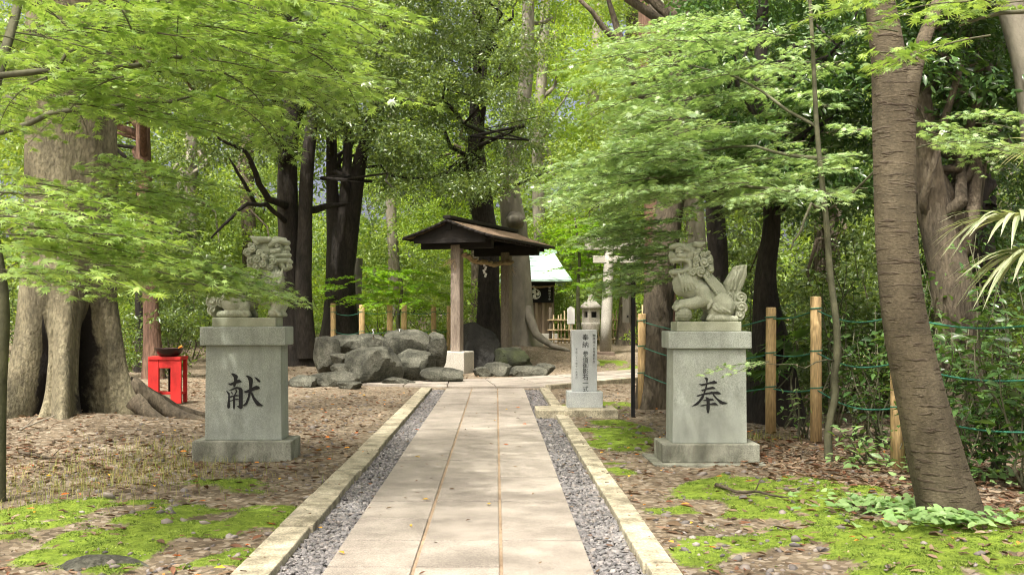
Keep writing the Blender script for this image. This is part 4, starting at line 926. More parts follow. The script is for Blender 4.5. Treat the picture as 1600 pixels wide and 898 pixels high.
for pts, r0 in (([(.75, .15, .55), (1.15, .3, .22), (1.6, .15, .06), (2.1, .3, -.04)], .13), ([(.9, -.1, .35), (1.25, -.2, .10), (1.7, -.35, -.03)], .12), ([(.5, .8, .5), (1.1, 1.0, .15), (1.7, 1.2, -.05)], .12)):
    P = [Vector(p) for p in pts]; Q = []
    for i in range(len(P) - 1): Q += [P[i].lerp(P[i + 1], k / 4) + Vector((0, random.uniform(-.02, .02), random.uniform(-.015, .015))) for k in range(4)]
    mb.tube(Q + [P[-1]], list(np.linspace(r0, .05, len(Q) + 1)), 10, True, .1)
mb.build('root', M['bark_mid'], t)
bag = LeafBag(); lm = MB()
for k in range(46):
    c = Vector((random.uniform(-4.5, 5), random.uniform(-4.5, 4), random.uniform(9.0, 14)))
    clump(bag, c, (1.3, 1.3, .6), 260, .15)
    if k % 3 == 0: lm.tube(bend_path((.2, 0, 6 + k * .08), c, 6, .1), [.13, .11, .09, .07, .05, .03, .02], 7)
lm.build('branches', M['bark_pale'], t); bag.build('crown', LF_OVAL, M['mid_leaf'], t)

# ------------------------------------------------------------------ generic broadleaf tree
def tree(name, label, pts, rads, bark, clumps, leaf, lm, tpl=LF_OVAL, extra=(), group=None, flare=1.5, lobes=5, seg=14, cat='tree', ups=.6, limbs=9, forks=()):
    o = Vector(pts[0]); t = empty(name, o, 0, label, cat, group); tp = [Vector(p) - o for p in pts]
    mb = MB(); trunk_mesh(mb, tp, rads, seg, flare, lobes, random.uniform(0, 6))
    for fp_, fr_ in forks: trunk_mesh(mb, [Vector(p) - o for p in fp_], fr_, 12, 1.0, 3, 1)
    mb.build('trunk', M[bark], t)
    mb = MB(); top = len(tp) - 1
    for path, r in extra:
        Q = [Vector(p) - o for p in path]; QQ = []
        for i in range(len(Q) - 1): QQ += [Q[i].lerp(Q[i + 1], k / 3) + Vector([random.gauss(0, .02) * (Q[i + 1] - Q[i]).length for _ in range(3)]) for k in range(3)]
        QQ.append(Q[-1]); mb.tube(QQ, list(np.linspace(r, r * .3, len(QQ))), 7)
    if clumps:
        bag = LeafBag()
        for i, (c, r, nl) in enumerate(clumps):
            c = Vector(c) - o; clump(bag, c, r, nl, leaf, ups)
            if limbs and i % max(1, len(clumps) // limbs) == 0:
                zt = min(max(c.z - 1.0 - random.random() * 2, tp[-1].z * .45), tp[-1].z * .97)
                best = min(tp, key=lambda p: abs(p.z - zt)); st = best
                for a, b in zip(tp, tp[1:]):
                    if a.z <= zt <= b.z: st = a.lerp(b, (zt - a.z) / max(b.z - a.z, 1e-3))
                r0 = max(.03, min(.10, rads[-1] * .9)); mb.tube(bend_path(st, c, 7, .16, .03), [r0, r0 * .85, r0 * .7, r0 * .55, r0 * .42, r0 * .3, r0 * .2, r0 * .12][:8], 6)
        bag.build('crown', tpl, M[lm], t)
    if mb.n: mb.build('branches', M[bark], t)
    return t
def cl(poly, n, d0, d1, r, nl):
    n = int(n * 1.5); nl = int(nl * 1.4); r *= .82
    return [(p, (r * random.uniform(.7, 1.2), r * random.uniform(.7, 1.2), r * random.uniform(.4, .7)), nl) for p in sample(poly, n, d0, d1)]
def gpt(px, d, dz=-.1): x = X(px, d); return (x, d, float(height(np.array([x]), np.array([d]))[0]) + dz)

# dark twin trunk behind the left plinth
d = 28.5
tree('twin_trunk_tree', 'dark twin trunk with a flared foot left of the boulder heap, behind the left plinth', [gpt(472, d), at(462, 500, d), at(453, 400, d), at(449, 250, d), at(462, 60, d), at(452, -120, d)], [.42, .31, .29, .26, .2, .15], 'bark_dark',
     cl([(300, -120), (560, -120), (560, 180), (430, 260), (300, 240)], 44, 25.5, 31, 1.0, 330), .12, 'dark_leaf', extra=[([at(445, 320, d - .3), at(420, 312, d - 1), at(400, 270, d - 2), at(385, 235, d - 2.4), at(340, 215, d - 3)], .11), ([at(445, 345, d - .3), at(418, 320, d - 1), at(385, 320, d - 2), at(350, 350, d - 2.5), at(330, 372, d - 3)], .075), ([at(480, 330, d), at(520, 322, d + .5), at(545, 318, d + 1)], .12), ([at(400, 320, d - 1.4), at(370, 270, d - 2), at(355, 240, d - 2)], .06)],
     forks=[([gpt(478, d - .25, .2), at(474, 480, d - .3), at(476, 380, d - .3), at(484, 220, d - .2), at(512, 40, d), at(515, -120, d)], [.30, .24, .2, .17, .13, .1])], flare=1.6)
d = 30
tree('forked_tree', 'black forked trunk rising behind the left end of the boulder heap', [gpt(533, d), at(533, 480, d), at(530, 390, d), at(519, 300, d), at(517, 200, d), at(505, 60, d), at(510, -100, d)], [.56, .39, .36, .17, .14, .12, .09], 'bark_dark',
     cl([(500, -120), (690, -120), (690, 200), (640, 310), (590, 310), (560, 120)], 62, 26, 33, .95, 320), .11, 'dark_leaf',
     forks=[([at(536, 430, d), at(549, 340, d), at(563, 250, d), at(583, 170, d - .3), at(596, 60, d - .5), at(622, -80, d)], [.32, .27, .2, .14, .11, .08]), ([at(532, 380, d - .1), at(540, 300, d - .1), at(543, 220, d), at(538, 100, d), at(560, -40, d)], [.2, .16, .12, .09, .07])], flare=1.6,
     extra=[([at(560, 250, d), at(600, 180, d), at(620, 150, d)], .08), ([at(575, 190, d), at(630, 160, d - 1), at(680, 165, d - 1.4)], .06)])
d = 23.5
tree('slender_tree', 'slender straight reddish brown trunk behind the red stand', [gpt(240, d), at(236, 480, d), at(226, 300, d), at(222, 150, d), at(218, -80, d)], [.21, .17, .165, .15, .12], 'bark_red', cl([(120, -120), (420, -120), (420, 120), (240, 200), (120, 120)], 26, 20, 26, 1.0, 280), .12, 'dark_leaf', seg=12)
d = 26
tree('slender_tree', 'thin black trunk directly left of the reddish slender trunk', [gpt(222, d), at(220, 460, d), at(219, 330, d), at(228, 100, d), at(232, -80, d)], [.16, .13, .125, .11, .08], 'bark_dark', cl([(-20, -100), (240, -100), (220, 160), (60, 240), (-20, 200)], 26, 24, 30, 1.0, 300), .12, 'mid_leaf', seg=10)
d = 31.5
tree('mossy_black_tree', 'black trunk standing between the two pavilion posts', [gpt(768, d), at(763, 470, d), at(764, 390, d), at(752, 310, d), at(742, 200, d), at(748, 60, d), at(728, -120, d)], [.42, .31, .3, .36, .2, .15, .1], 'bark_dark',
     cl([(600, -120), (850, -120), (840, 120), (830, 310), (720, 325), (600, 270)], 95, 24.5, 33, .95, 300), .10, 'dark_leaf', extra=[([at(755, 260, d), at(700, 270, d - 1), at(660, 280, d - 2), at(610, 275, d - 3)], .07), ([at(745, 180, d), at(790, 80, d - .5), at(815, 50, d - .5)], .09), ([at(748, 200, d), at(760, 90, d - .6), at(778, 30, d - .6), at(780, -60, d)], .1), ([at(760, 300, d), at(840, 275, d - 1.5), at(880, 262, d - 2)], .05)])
d = 33.0
tree('gnarled_tree', 'thick pale gnarled trunk with a spreading root, behind the right pavilion post', [gpt(815, d), at(814, 500, d), at(812, 430, d), at(803, 350, d), at(798, 260, d), at(822, 120, d), at(826, -100, d)], [.46, .33, .32, .40, .26, .22, .15], 'bark_grey',
     cl([(800, -140), (960, -140), (940, 40), (860, 40), (800, 0)], 22, 31, 37, 1.1, 240), .12, 'light_leaf', extra=[([at(822, 480, d - .1), at(838, 522, d - .7), at(865, 541, d - 1.2), at(890, 549, d - 1.3)], .17), ([at(805, 345, d - .3), at(815, 343, d - .8)], .33)], flare=1.6)
d = 16.3
tree('rough_trunk_tree', 'thick rough brown trunk just behind the thin black sign post', [gpt(1022, d), at(1026, 560, d), at(1032, 450, d), at(1046, 330, d), at(1062, 180, d), at(1060, 20, d), at(1055, -200, d)], [.27, .235, .225, .21, .19, .17, .13], 'bark_mid',
     [((random.uniform(-.5, 5), random.uniform(13.5, 19), random.uniform(7.2, 11)), (1.2, 1.2, .6), 200) for _ in range(26)], .14, 'mid_leaf', flare=1.35, extra=[([at(1058, 200, d), at(1000, 140, d - .3), at(960, 60, d - .5), at(905, 0, d - .6)], .10), ([at(985, 110, d - .3), at(965, 50, d), at(945, -20, d)], .09)])
d = 20.5
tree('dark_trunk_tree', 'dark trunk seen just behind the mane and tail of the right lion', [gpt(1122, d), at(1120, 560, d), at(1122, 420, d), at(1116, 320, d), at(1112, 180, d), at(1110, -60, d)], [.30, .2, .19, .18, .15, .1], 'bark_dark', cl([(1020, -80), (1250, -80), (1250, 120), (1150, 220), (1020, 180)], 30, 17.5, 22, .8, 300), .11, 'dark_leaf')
d = 23
tree('broken_bark_tree', 'trunk with peeling reddish bark high between the maple sprays, top centre right', [gpt(1030, d), at(1030, 400, d), at(1028, 200, d), at(1022, 60, d), at(1012, -100, d)], [.36, .32, .31, .34, .28], 'bark_red', cl([(920, -120), (1060, -120), (1060, 200), (960, 330), (900, 260), (930, 80)], 34, 22, 28, .9, 300), .10, 'mid_leaf')
d = 14.2
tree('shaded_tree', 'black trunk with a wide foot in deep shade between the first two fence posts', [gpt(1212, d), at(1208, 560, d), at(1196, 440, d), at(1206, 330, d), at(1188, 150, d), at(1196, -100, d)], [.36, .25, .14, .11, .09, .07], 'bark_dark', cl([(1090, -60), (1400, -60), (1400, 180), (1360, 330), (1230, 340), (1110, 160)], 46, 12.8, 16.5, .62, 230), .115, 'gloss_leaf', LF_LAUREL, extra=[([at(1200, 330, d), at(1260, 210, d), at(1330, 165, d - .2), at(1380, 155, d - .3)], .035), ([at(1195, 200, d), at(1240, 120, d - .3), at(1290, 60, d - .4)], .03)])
d = 12.2
tree('leaning_stump_tree', 'brown knotty trunk leaning left behind the cherry-barked tree', [gpt(1500, d), at(1490, 480, d), at(1470, 380, d), at(1452, 300, d), at(1445, 235, d), at(1440, 150, d)], [.30, .25, .21, .19, .16, .1], 'bark_mid', cl([(1400, -60), (1600, -60), (1640, 160), (1560, 240), (1420, 170)], 26, 11.5, 14, .55, 190), .13, 'gloss_leaf', LF_LAUREL, extra=[([at(1480, 420, d), at(1505, 380, d), at(1520, 330, d), at(1530, 240, d + .3), at(1545, 100, d + .3)], .13), ([at(1470, 390, d), at(1530, 350, d + .4), at(1580, 330, d + .8)], .07)])
d = 14.8
tree('shaded_tree', 'dark trunk in the shade above the palm fronds at the right edge', [gpt(1535, d), at(1530, 450, d), at(1520, 320, d), at(1515, 200, d), at(1540, 40, d), at(1550, -100, d)], [.33, .26, .22, .2, .17, .13], 'bark_dark', cl([(1420, -60), (1680, -60), (1680, 420), (1540, 460), (1430, 380)], 50, 14, 18.5, .7, 230), .125, 'gloss_leaf', LF_LAUREL)
d = 11.6
tree('leaning_grey_tree', 'grey trunk slanting out of the upper right corner', [gpt(1660, d), at(1640, 400, d), at(1612, 140, d), at(1580, 10, d), at(1560, -80, d)], [.22, .18, .165, .16, .14], 'bark_grey', [((random.uniform(3, 8), random.uniform(9, 15), random.uniform(7.4, 10)), (1.2, 1.2, .5), 160) for _ in range(14)], .14, 'mid_leaf')
# sunlit trees and thin trunks farther back
for k, (px, d, r, lab, poly, lmn, leaf, nc) in enumerate([
    (842, 41, .26, 'pale thin trunk in the sunlit gap right of the pavilion roof', [(800, 20), (930, 20), (930, 380), (860, 380), (800, 260)], 'light_leaf', .13, 46),
    (742, 38, .2, 'pale thin trunk seen just left of the black pavilion trunk', [(620, 120), (780, 120), (760, 420), (640, 440)], 'light_leaf', .13, 40),
    (612, 41, .22, 'thin brown trunk behind the young maple above the boulders', [(540, 150), (690, 150), (690, 420), (540, 440)], 'mid_leaf', .13, 40),
    (388, 37, .26, 'thin dark trunk in the gap between the left lion and the twin trunk', [(290, 180), (470, 180), (440, 460), (300, 480)], 'mid_leaf', .13, 52),
    (300, 36, .24, 'thin trunk in the dim wood left of the left lion', [(190, 200), (340, 200), (340, 520), (200, 540)], 'dark_leaf', .13, 50),
    (120, 34, .3, 'trunk behind the buttressed tree at the far left', [(-80, 100), (190, 100), (190, 520), (-80, 520)], 'mid_leaf', .14, 40),
    (925, 45, .3, 'slim trunk behind the torii pillar', [(860, 100), (1010, 100), (1000, 430), (880, 420)], 'light_leaf', .14, 46),
    (978, 36, .27, 'brown trunk just right of the torii pillar', [(930, -60), (1060, -60), (1060, 300), (940, 360)], 'mid_leaf', .12, 46),
    (1085, 29, .3, 'dark trunk hidden behind the right lion', [(1010, 150), (1190, 150), (1190, 520), (1030, 500)], 'mid_leaf', .13, 46),
    (1290, 22, .26, 'dim trunk far behind the fence posts on the right', [(1150, 180), (1420, 180), (1420, 560), (1170, 560)], 'dark_leaf', .12, 60),
    (1560, 24, .3, 'dim trunk far behind the laurels at the right edge', [(1400, 60), (1680, 60), (1680, 560), (1400, 560)], 'dark_leaf', .13, 50)]):
    tree('woodland_tree', lab, [gpt(px, d), at(px + 3, 420, d), at(px - 2, 250, d), at(px + 8, 60, d), at(px + 14, -160, d)], [r * 1.15, r, r * .9, r * .75, r * .5], ('bark_grey', 'bark_mid')[k % 2], cl(poly, nc, d - 2.5, d + 3, .95 if d > 30 else .75, 210), leaf, lmn, group='woodland trees in the middle distance', limbs=6, seg=10)

# ------------------------------------------------------------------ leaning cherry-barked tree, right foreground
d = 7.3
t = empty('cherry_tree', gpt(1489, d, 0), 0, 'large leaning trunk with ringed brown bark in the right foreground', 'tree'); o = t.location.copy()
pts = [at(1492, 850, d), at(1486, 800, d), at(1468, 740, d), at(1455, 687, d), at(1436, 610, d), at(1418, 530, d), at(1404, 440, d), at(1397, 330, d), at(1396, 200, d), at(1388, 90, d), at(1374, 0, d), at(1355, -140, d), at(1330, -420, d), at(1330, -800, d)]
pts[0].z = -.2
rads = [.225, .196, .184, .176, .16, .15, .139, .136, .14, .115, .098, .09, .08, .05]
mb = MB(); trunk_mesh(mb, [p - o for p in pts], rads, 48, 1.32, 5, 1.0, .045)
mb.build('trunk', M['bark_ring'], t)
mb = MB(); Q = [at(1400, 215, d), at(1412, 170, d - .02), at(1424, 120, d - .05), at(1440, 70, d), at(1475, -20, d + .2), at(1530, -140, d + .4)]; trunk_mesh(mb, [p - o for p in Q], [.10, .085, .066, .052, .045, .035], 20, 1, 3, 0, .04)
mb.build('branches', M['bark_ring'], t)
bag = LeafBag()
for k in range(12): clump(bag, Vector((random.uniform(-2.2, 2.6), random.uniform(0, 4), random.uniform(5.6, 8.5))), (1.1, 1.1, .5), 170, .10)
bag.build('crown', LF_OVAL, M['mid_leaf'], t)

# ------------------------------------------------------------------ maples
def maple(name, label, base, tpts, trads, regions, leafm, limbs=(), tpl=LF_MAPLE, group=None):
    o = Vector(base); t = empty(name, o, 0, label, 'tree', group)
    mb = MB(); trunk_mesh(mb, [Vector(p) - o for p in tpts], trads, 12, 1.25, 4, 0); mb.build('trunk', M['bark_twig'], t)
    mb = MB(); bag = LeafBag(); tw = MB()
    for path, r in limbs:
        Q = [Vector(p) - o for p in path]; QQ = []
        for i in range(len(Q) - 1): QQ += [Q[i].lerp(Q[i + 1], k / 3) + Vector([random.gauss(0, .015) for _ in range(3)]) for k in range(3)]
        mb.tube(QQ + [Q[-1]], list(np.linspace(r, r * .35, len(QQ) + 1)), 6)
    for poly, n, d0, d1, L, leaf, az, spread in regions:
        for p in sample(poly, n, d0, d1):
            spray(bag, tw, p - o, R(az + random.gauss(0, spread)), L * random.uniform(.65, 1.25), leaf * random.uniform(.85, 1.15))
    if mb.n: mb.build('branches', M['bark_twig'], t)
    tw.build('twigs', M['bark_twig'], t); bag.build('crown', tpl, M[leafm], t); print(label[:20], bag.count())
    return t
LA = [(-90, -60), (300, -60), (520, -10), (530, 100), (450, 150), (350, 160), (230, 185), (100, 175), (-90, 215)]
LBt = [(-60, 270), (50, 275), (150, 340), (190, 440), (130, 470), (60, 440), (-60, 440)]
LC = [(110, 330), (200, 360), (280, 415), (320, 440), (290, 455), (200, 440), (120, 450)]
LD = [(120, 230), (220, 265), (240, 310), (180, 330), (120, 300)]
maple('maple_tree', 'maple with bright layered sprays filling the upper left, thin trunk at the left edge', (X(-6, 8.2), 8.2, 0), [(X(-8, 8.2), 8.2, -.2), at(-2, 620, 8.2), at(3, 470, 8.2), at(-20, 300, 8.2), at(-10, 150, 8.4), at(30, 0, 8.6), at(60, -200, 9)], [.075, .055, .052, .05, .045, .035, .02],
      [(LA, 118, 6.6, 10.5, 1.0, .078, 20, 45), (LBt, 36, 5.8, 7.6, .75, .078, 15, 40), ([(255, 405), (310, 415), (345, 440), (320, 462), (265, 455)], 7, 8.0, 9.4, .62, .07, 0, 16), (LC, 26, 7.4, 9.6, .8, .07, 0, 30), (LD, 22, 7.5, 10, .8, .07, 5, 35), ([(90, 450), (200, 440), (215, 520), (170, 560)], 2, 8.2, 9.4, .45, .07, -10, 25), ([(310, 430), (350, 425), (360, 445), (320, 455)], 2, 8.6, 9.4, .75, .066, 2, 12)], 'maple_l',
      limbs=[([at(-10, 150, 8.4), at(50, 165, 8.2), at(85, 100, 8.2), at(135, 55, 8.3)], .028), ([at(-15, 220, 8.3), at(80, 182, 8.0), at(180, 165, 8.0), at(300, 150, 8.1)], .026), ([at(0, 120, 8.4), at(210, 102, 8.6), at(280, 85, 8.7), at(380, 50, 8.9), at(470, 30, 9.2)], .026), ([at(-20, 330, 8.2), at(60, 360, 8), at(170, 330, 8), at(300, 370, 8.5)], .02)])
RA = [(985, 60), (1150, 15), (1300, 60), (1350, 130), (1290, 170), (1100, 170), (960, 180)]
RB = [(1060, 160), (1340, 205), (1365, 300), (1260, 315), (1140, 300), (1040, 310), (960, 312), (920, 285), (990, 230)]
RC = [(985, 350), (1075, 335), (1090, 380), (1055, 450), (1015, 468), (985, 450)]
d = 10.2
sp = [(X(1297, d), d, -.1), at(1294, 672, d), at(1305, 620, d), at(1303, 592, d), at(1308, 555, d), at(1307, 507, d), at(1297, 427, d), at(1292, 360, d), at(1286, 300, d), at(1276, 200, d), at(1270, 80, d), at(1262, -60, d), at(1250, -260, d)]
maple('maple_tree', 'slim crooked maple between fence posts with pale sunlit layered sprays reaching left', (X(1297, d), d, 0), sp, [.045, .036, .036, .034, .034, .033, .031, .03, .028, .024, .02, .014, .007],
      [(RA, 62, 10.5, 15, 1.05, .074, 170, 45), (RB, 150, 9.6, 15, 1.05, .074, 175, 40), ([(940, 325), (1040, 322), (1055, 380), (970, 390), (935, 365)], 26, 11.5, 14, .62, .074, 185, 25), (RC, 52, 11.5, 14.0, .62, .074, 190, 30), ([(1425, 175), (1530, 190), (1545, 235), (1440, 230)], 11, 8.6, 10.5, .7, .068, 0, 40), ([(1180, 560), (1200, 555), (1210, 570), (1185, 575)], 3, 9.15, 9.5, .42, .05, 190, 12)], 'maple_r',
      limbs=[([at(1290, 330, d), at(1270, 320, d - .1), at(1245, 375, d - .2), at(1235, 390, d - .2)], .02), ([at(1280, 250, d), at(1180, 230, 11), at(1060, 240, 12)], .02), ([at(1286, 300, d), at(1150, 290, 11), at(1000, 300, 12.4), at(920, 330, 13)], .022), ([at(1276, 200, d), at(1150, 120, 11.5), at(1040, 90, 12.5)], .018), ([at(1307, 560, d), at(1260, 572, 9.8), at(1190, 566, 9.35)], .008), ([at(1300, 330, d), at(1400, 240, 9.6), at(1500, 215, 9.4)], .014)])
maple('maple_tree', 'maple whose large near leaves hang in front of the ringed trunk, top right', (5.3, 6.8, 0), [(5.3, 6.8, -.2), (5.25, 6.8, 1.5), (5.2, 6.7, 3), (5.0, 6.6, 4.2), (4.8, 6.5, 5)], [.1, .08, .07, .05, .03],
      [([(1420, -30), (1640, -60), (1640, 40), (1560, 60), (1450, 70), (1400, 50)], 15, 5.3, 6.5, .55, .07, 185, 35), ([(1405, 70), (1450, 80), (1440, 120), (1400, 120)], 3, 5.4, 6.0, .4, .075, 200, 20)], 'maple_l', limbs=[([(5.1, 6.7, 3.6), at(1600, 20, 6), at(1500, 40, 5.9)], .02)])
d = 28.8
maple('young_maple', 'young bright green maple with flat tiers, right behind the boulder heap', (X(625, d), d, .1), [gpt(625, d), at(622, 500, d), at(628, 450, d), at(620, 400, d)], [.07, .05, .04, .02], [([(560, 425), (600, 415), (660, 415), (700, 450), (690, 480), (560, 470), (520, 455)], 46, 27.2, 30.5, 1.0, .10, 0, 180)], 'maple_far', tpl=LF_MAPLE5)
d = 35
maple('young_maple', 'bright green maple beside the little shrine roof', (X(905, d), d, .3), [gpt(905, d), at(903, 460, d), at(905, 400, d), at(898, 340, d)], [.08, .06, .05, .03], [([(880, 350), (940, 330), (965, 380), (930, 470), (885, 440), (895, 400)], 44, 33.5, 37.5, 1.1, .11, 180, 90)], 'maple_far', tpl=LF_MAPLE5)

# ------------------------------------------------------------------ shrubs along the right fence, palm
def shrub(px, d, h, wd, n, leaf, label, lm='gloss_leaf', tpl=LF_LAUREL, name='laurel_shrub', low=.15):
    b = gpt(px, d, 0); t = empty(name, b, 0, label, 'shrub', 'shrubs along the rope fence'); st = MB(); bag = LeafBag(); Ps, Ds = [], []
    for k in range(int(5 + wd * 5)):
        a = random.uniform(0, 6.28); tip = Vector((math.cos(a) * wd * random.uniform(.2, 1), math.sin(a) * wd * .7 * random.uniform(.2, 1), h * random.uniform(.5, 1)))
        P = bend_path((random.uniform(-.1, .1), random.uniform(-.1, .1), -.05), tip, 5, .1); st.tube(P, [.014, .012, .01, .008, .006, .004], 5)
        for j in range(n):
            q = low + (1 - low) * random.random() ** .7; i = min(int(q * 5), 4); c = P[i].lerp(P[i + 1], q * 5 - i) + Vector((random.gauss(0, .1), random.gauss(0, .1), random.gauss(0, .05)))
            Ps.append(c); a2 = random.uniform(0, 6.28); Ds.append((math.cos(a2), math.sin(a2), random.uniform(-.55, .25)))
    N = len(Ps); bag.add(np.array(Ps), np.array(Ds), norm(np.array([0, 0, 1.]) + rng.normal(0, .35, (N, 3))), leaf * rng.uniform(.6, 1.2, N))
    st.build('stems', M['bark_twig'], t); bag.build('foliage', tpl, M[lm], t); return t
for a in [(1345, 12.4, 1.75, .55, 34, .15, 'glossy laurel shrub shining white between the second fence post and the ringed trunk'), (1385, 11.0, 1.15, .4, 22, .13, 'low glossy shrub just left of the ringed trunk'),
          (1480, 9.6, 1.55, .6, 44, .14, 'dense laurel shrub just right of the ringed trunk below the palm'), (1560, 9.3, 1.5, .6, 44, .15, 'tall leafy laurel shrub at the right edge below the palm'), (1530, 10.6, 2.0, .6, 40, .14, 'laurel shrub behind the fence under the leaning stump'),
          (1610, 8.6, 1.2, .6, 36, .15, 'broad-leaved shrub at the far right frame edge beside the fence'), (1500, 8.9, .9, .5, 34, .12, 'low shrub under the ropes right of the ringed trunk'), (1440, 12.2, 2.3, .7, 40, .14, 'shrub with pale leaves behind the ringed trunk, near the stump'),
          (1300, 13.6, 2.6, .8, 40, .12, 'tall thin-leaved shrub behind the second fence post'), (1170, 15.6, 2.2, .7, 40, .13, 'dark shrub behind the right plinth'), (1600, 11.2, 2.5, .8, 40, .14, 'tall dark shrub behind the palm fronds')]:
    shrub(*a)
shrub(1215, 13.5, 1.65, .55, 7, .34, 'broad-lobed fatsia shrub right behind the right lion', 'gloss_leaf', LF_MAPLE, 'fatsia_shrub', .6)
shrub(1252, 12.3, .75, .25, 9, .11, 'small seedling with pale leaves left of the second fence post', 'cover', LF_LAUREL, 'seedling')
shrub(1372, 9.9, .42, .4, 16, .11, 'low seedling patch left of the ringed trunk foot', 'cover', LF_LAUREL, 'seedling')
for k, (px, d, h, w_, lb) in enumerate([(520, 33, 2.4, 1.2, 'leafy bush behind the fence left of the young maple'), (660, 33.5, 2.0, 1.3, 'leafy bush behind the fence right of the young maple'), (715, 35, 2.2, 1.0, 'bush behind the left pavilion post'), (590, 34, 1.8, 1.2, 'bush under the young maple'), (300, 30, 2.4, 1.6, 'bush in the dim wood left of the left lion'),
                                   (390, 32, 2.2, 1.4, 'bush in the dim wood behind the left plinth'), (180, 27, 2.0, 1.4, 'bush behind the left tree and red stand'), (890, 39.5, 1.9, 1.0, 'bush right of the little shrine'), (960, 40, 2.4, 1.4, 'bush behind the bamboo fence and torii'), (1050, 33, 2.6, 1.4, 'bush behind the rough brown trunk'), (1120, 26, 2.2, 1.2, 'bush in the shade behind the right lion'), (1230, 17, 1.7, .9, 'bush in deep shade behind the first two fence posts'), (1330, 16, 1.7, 1.0, 'bush in deep shade behind the slim maple stem'), (1430, 15.5, 2.0, 1.0, 'bush in deep shade behind the ringed trunk'), (1290, 19, 2.2, 1.3, 'bush at the back of the shaded wood on the right'), (1390, 19, 2.4, 1.3, 'bush at the back of the shaded wood near the stump'), (1560, 14, 2.0, 1.0, 'bush in the shade behind the laurels at the right edge'), (60, 20, 1.8, 1.2, 'bush behind the buttressed tree at the left edge'), (250, 24, 1.8, 1.2, 'bush directly behind the red stand')]):
    b = gpt(px, d, 0); t = empty('bush', b, 0, lb, 'shrub', 'bushes at the back of the clearing'); bag = LeafBag(); st = MB()
    for q in range(16):
        c = Vector((random.gauss(0, .5) * w_, random.gauss(0, .4) * w_, h * random.uniform(.08, 1))); clump(bag, c, (.5, .5, .3), 190, .11)
        if q % 2: st.tube(bend_path((0, 0, -.1), c, 4, .1), [.02, .017, .013, .01, .006], 5)
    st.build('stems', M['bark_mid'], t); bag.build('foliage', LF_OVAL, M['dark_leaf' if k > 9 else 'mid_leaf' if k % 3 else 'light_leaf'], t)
t = empty('windmill_palm', (5.15, 8.95, 0), 0, 'windmill palm reaching long pale fan fronds in from the right edge', 'palm'); o = t.location.copy()
mb = MB(); trunk_mesh(mb, [(0, 0, -.1), (.02, 0, .8), (-.02, .02, 1.6), (0, 0, 2.35)], [.13, .11, .11, .09], 14, 1.2, 4, 0, .08); mb.build('trunk', M['bark_mid'], t)
def frond(c, dirn, L, nseg, spread, droop, m=M['palm']):
    c = Vector(c) - o; mb = MB(); mb.tube([Vector((0, 0, 2.25)), Vector((0, 0, 2.3)).lerp(c, .5) + Vector((0, 0, .15)), c], [.016, .012, .01], 6)
    D = Vector(dirn).normalized(); U = Vector((0, 0, 1)); Sd = D.cross(U).normalized(); U = Sd.cross(D)
    for k in range(nseg):
        a = (k / (nseg - 1) - .5) * 2 * R(spread); l = L * (1 - .25 * abs(a) / R(spread)) * random.uniform(.9, 1.05)
        dv = D * math.cos(a) + Sd * math.sin(a); dv = (dv + U * (.22 + random.uniform(-.1, .1))).normalized(); w_ = dv.cross(Vector((0, 0, 1))).normalized(); dr = droop * random.uniform(.5, 1.5)
        for sg in (-1, 1):
            V = []
            for j in range(7):
                q = j / 6; p = c + dv * l * q + Vector((0, 0, -dr * l * q ** 2.6)); wd = .021 * (1 - q ** 3) * (.5 + 1.2 * min(q * 3, 1)) / 1.2
                V += [p, p + w_ * sg * wd + Vector((0, 0, .008 * (1 - q)))]
            mb.add(V, [(2 * j, 2 * j + 1, 2 * j + 3, 2 * j + 2) for j in range(6)])
    mb.build('frond', m, t)
frond(at(1600, 345, 8.5), (-1, -.25, .02), .82, 26, 80, .45); frond(at(1628, 392, 8.3), (-1, .1, -.15), .74, 24, 75, .6); frond(at(1650, 232, 9.3), (-1, .2, .05), .62, 24, 70, .35); frond((5.6, 8.5, 2.6), (.8, -.7, .1), .75, 22, 80, .4); frond((5.4, 9.5, 2.8), (.4, .8, .3), .75, 22, 80, .4); frond((4.9, 8.4, 2.75), (-.4, -.9, .2), .7, 22, 80, .5) if False else None

# ------------------------------------------------------------------ uncountable stuff: far wood, moss, grass, litter, ground ivy
bag = LeafBag()
for k in range(1150): clump(bag, (random.uniform(-48, 48), random.uniform(47, 68), random.uniform(0, 24)), (2.2, 2.0, 1.3), 330, .36)
for k in range(420): clump(bag, (random.uniform(-32, -10), random.uniform(8, 48), random.uniform(0, 15)), (1.7, 1.7, 1.0), 150, .24)
for k in range(420): clump(bag, (random.uniform(9, 30), random.uniform(7, 48), random.uniform(0, 15)), (1.7, 1.7, 1.0), 150, .24)
for k in range(420): clump(bag, (random.uniform(-14, 16), random.uniform(41, 50), random.uniform(.2, 6)), (1.2, 1.0, .8), 200, .2)
for k in range(230): clump(bag, (random.uniform(-24, 24), random.uniform(-26, -9), random.uniform(.5, 15)), (1.9, 1.9, 1.1), 150, .28)
for k in range(60): clump(bag, (random.choice((-1, 1)) * random.uniform(7, 18), random.uniform(-10, 6), random.uniform(3, 13)), (1.7, 1.7, 1.0), 150, .26)
tag(bag.build('woodland', LF_OVAL, M['mid_leaf']), 'dense green wood closing off the back and the sides', 'wood', kind='stuff')
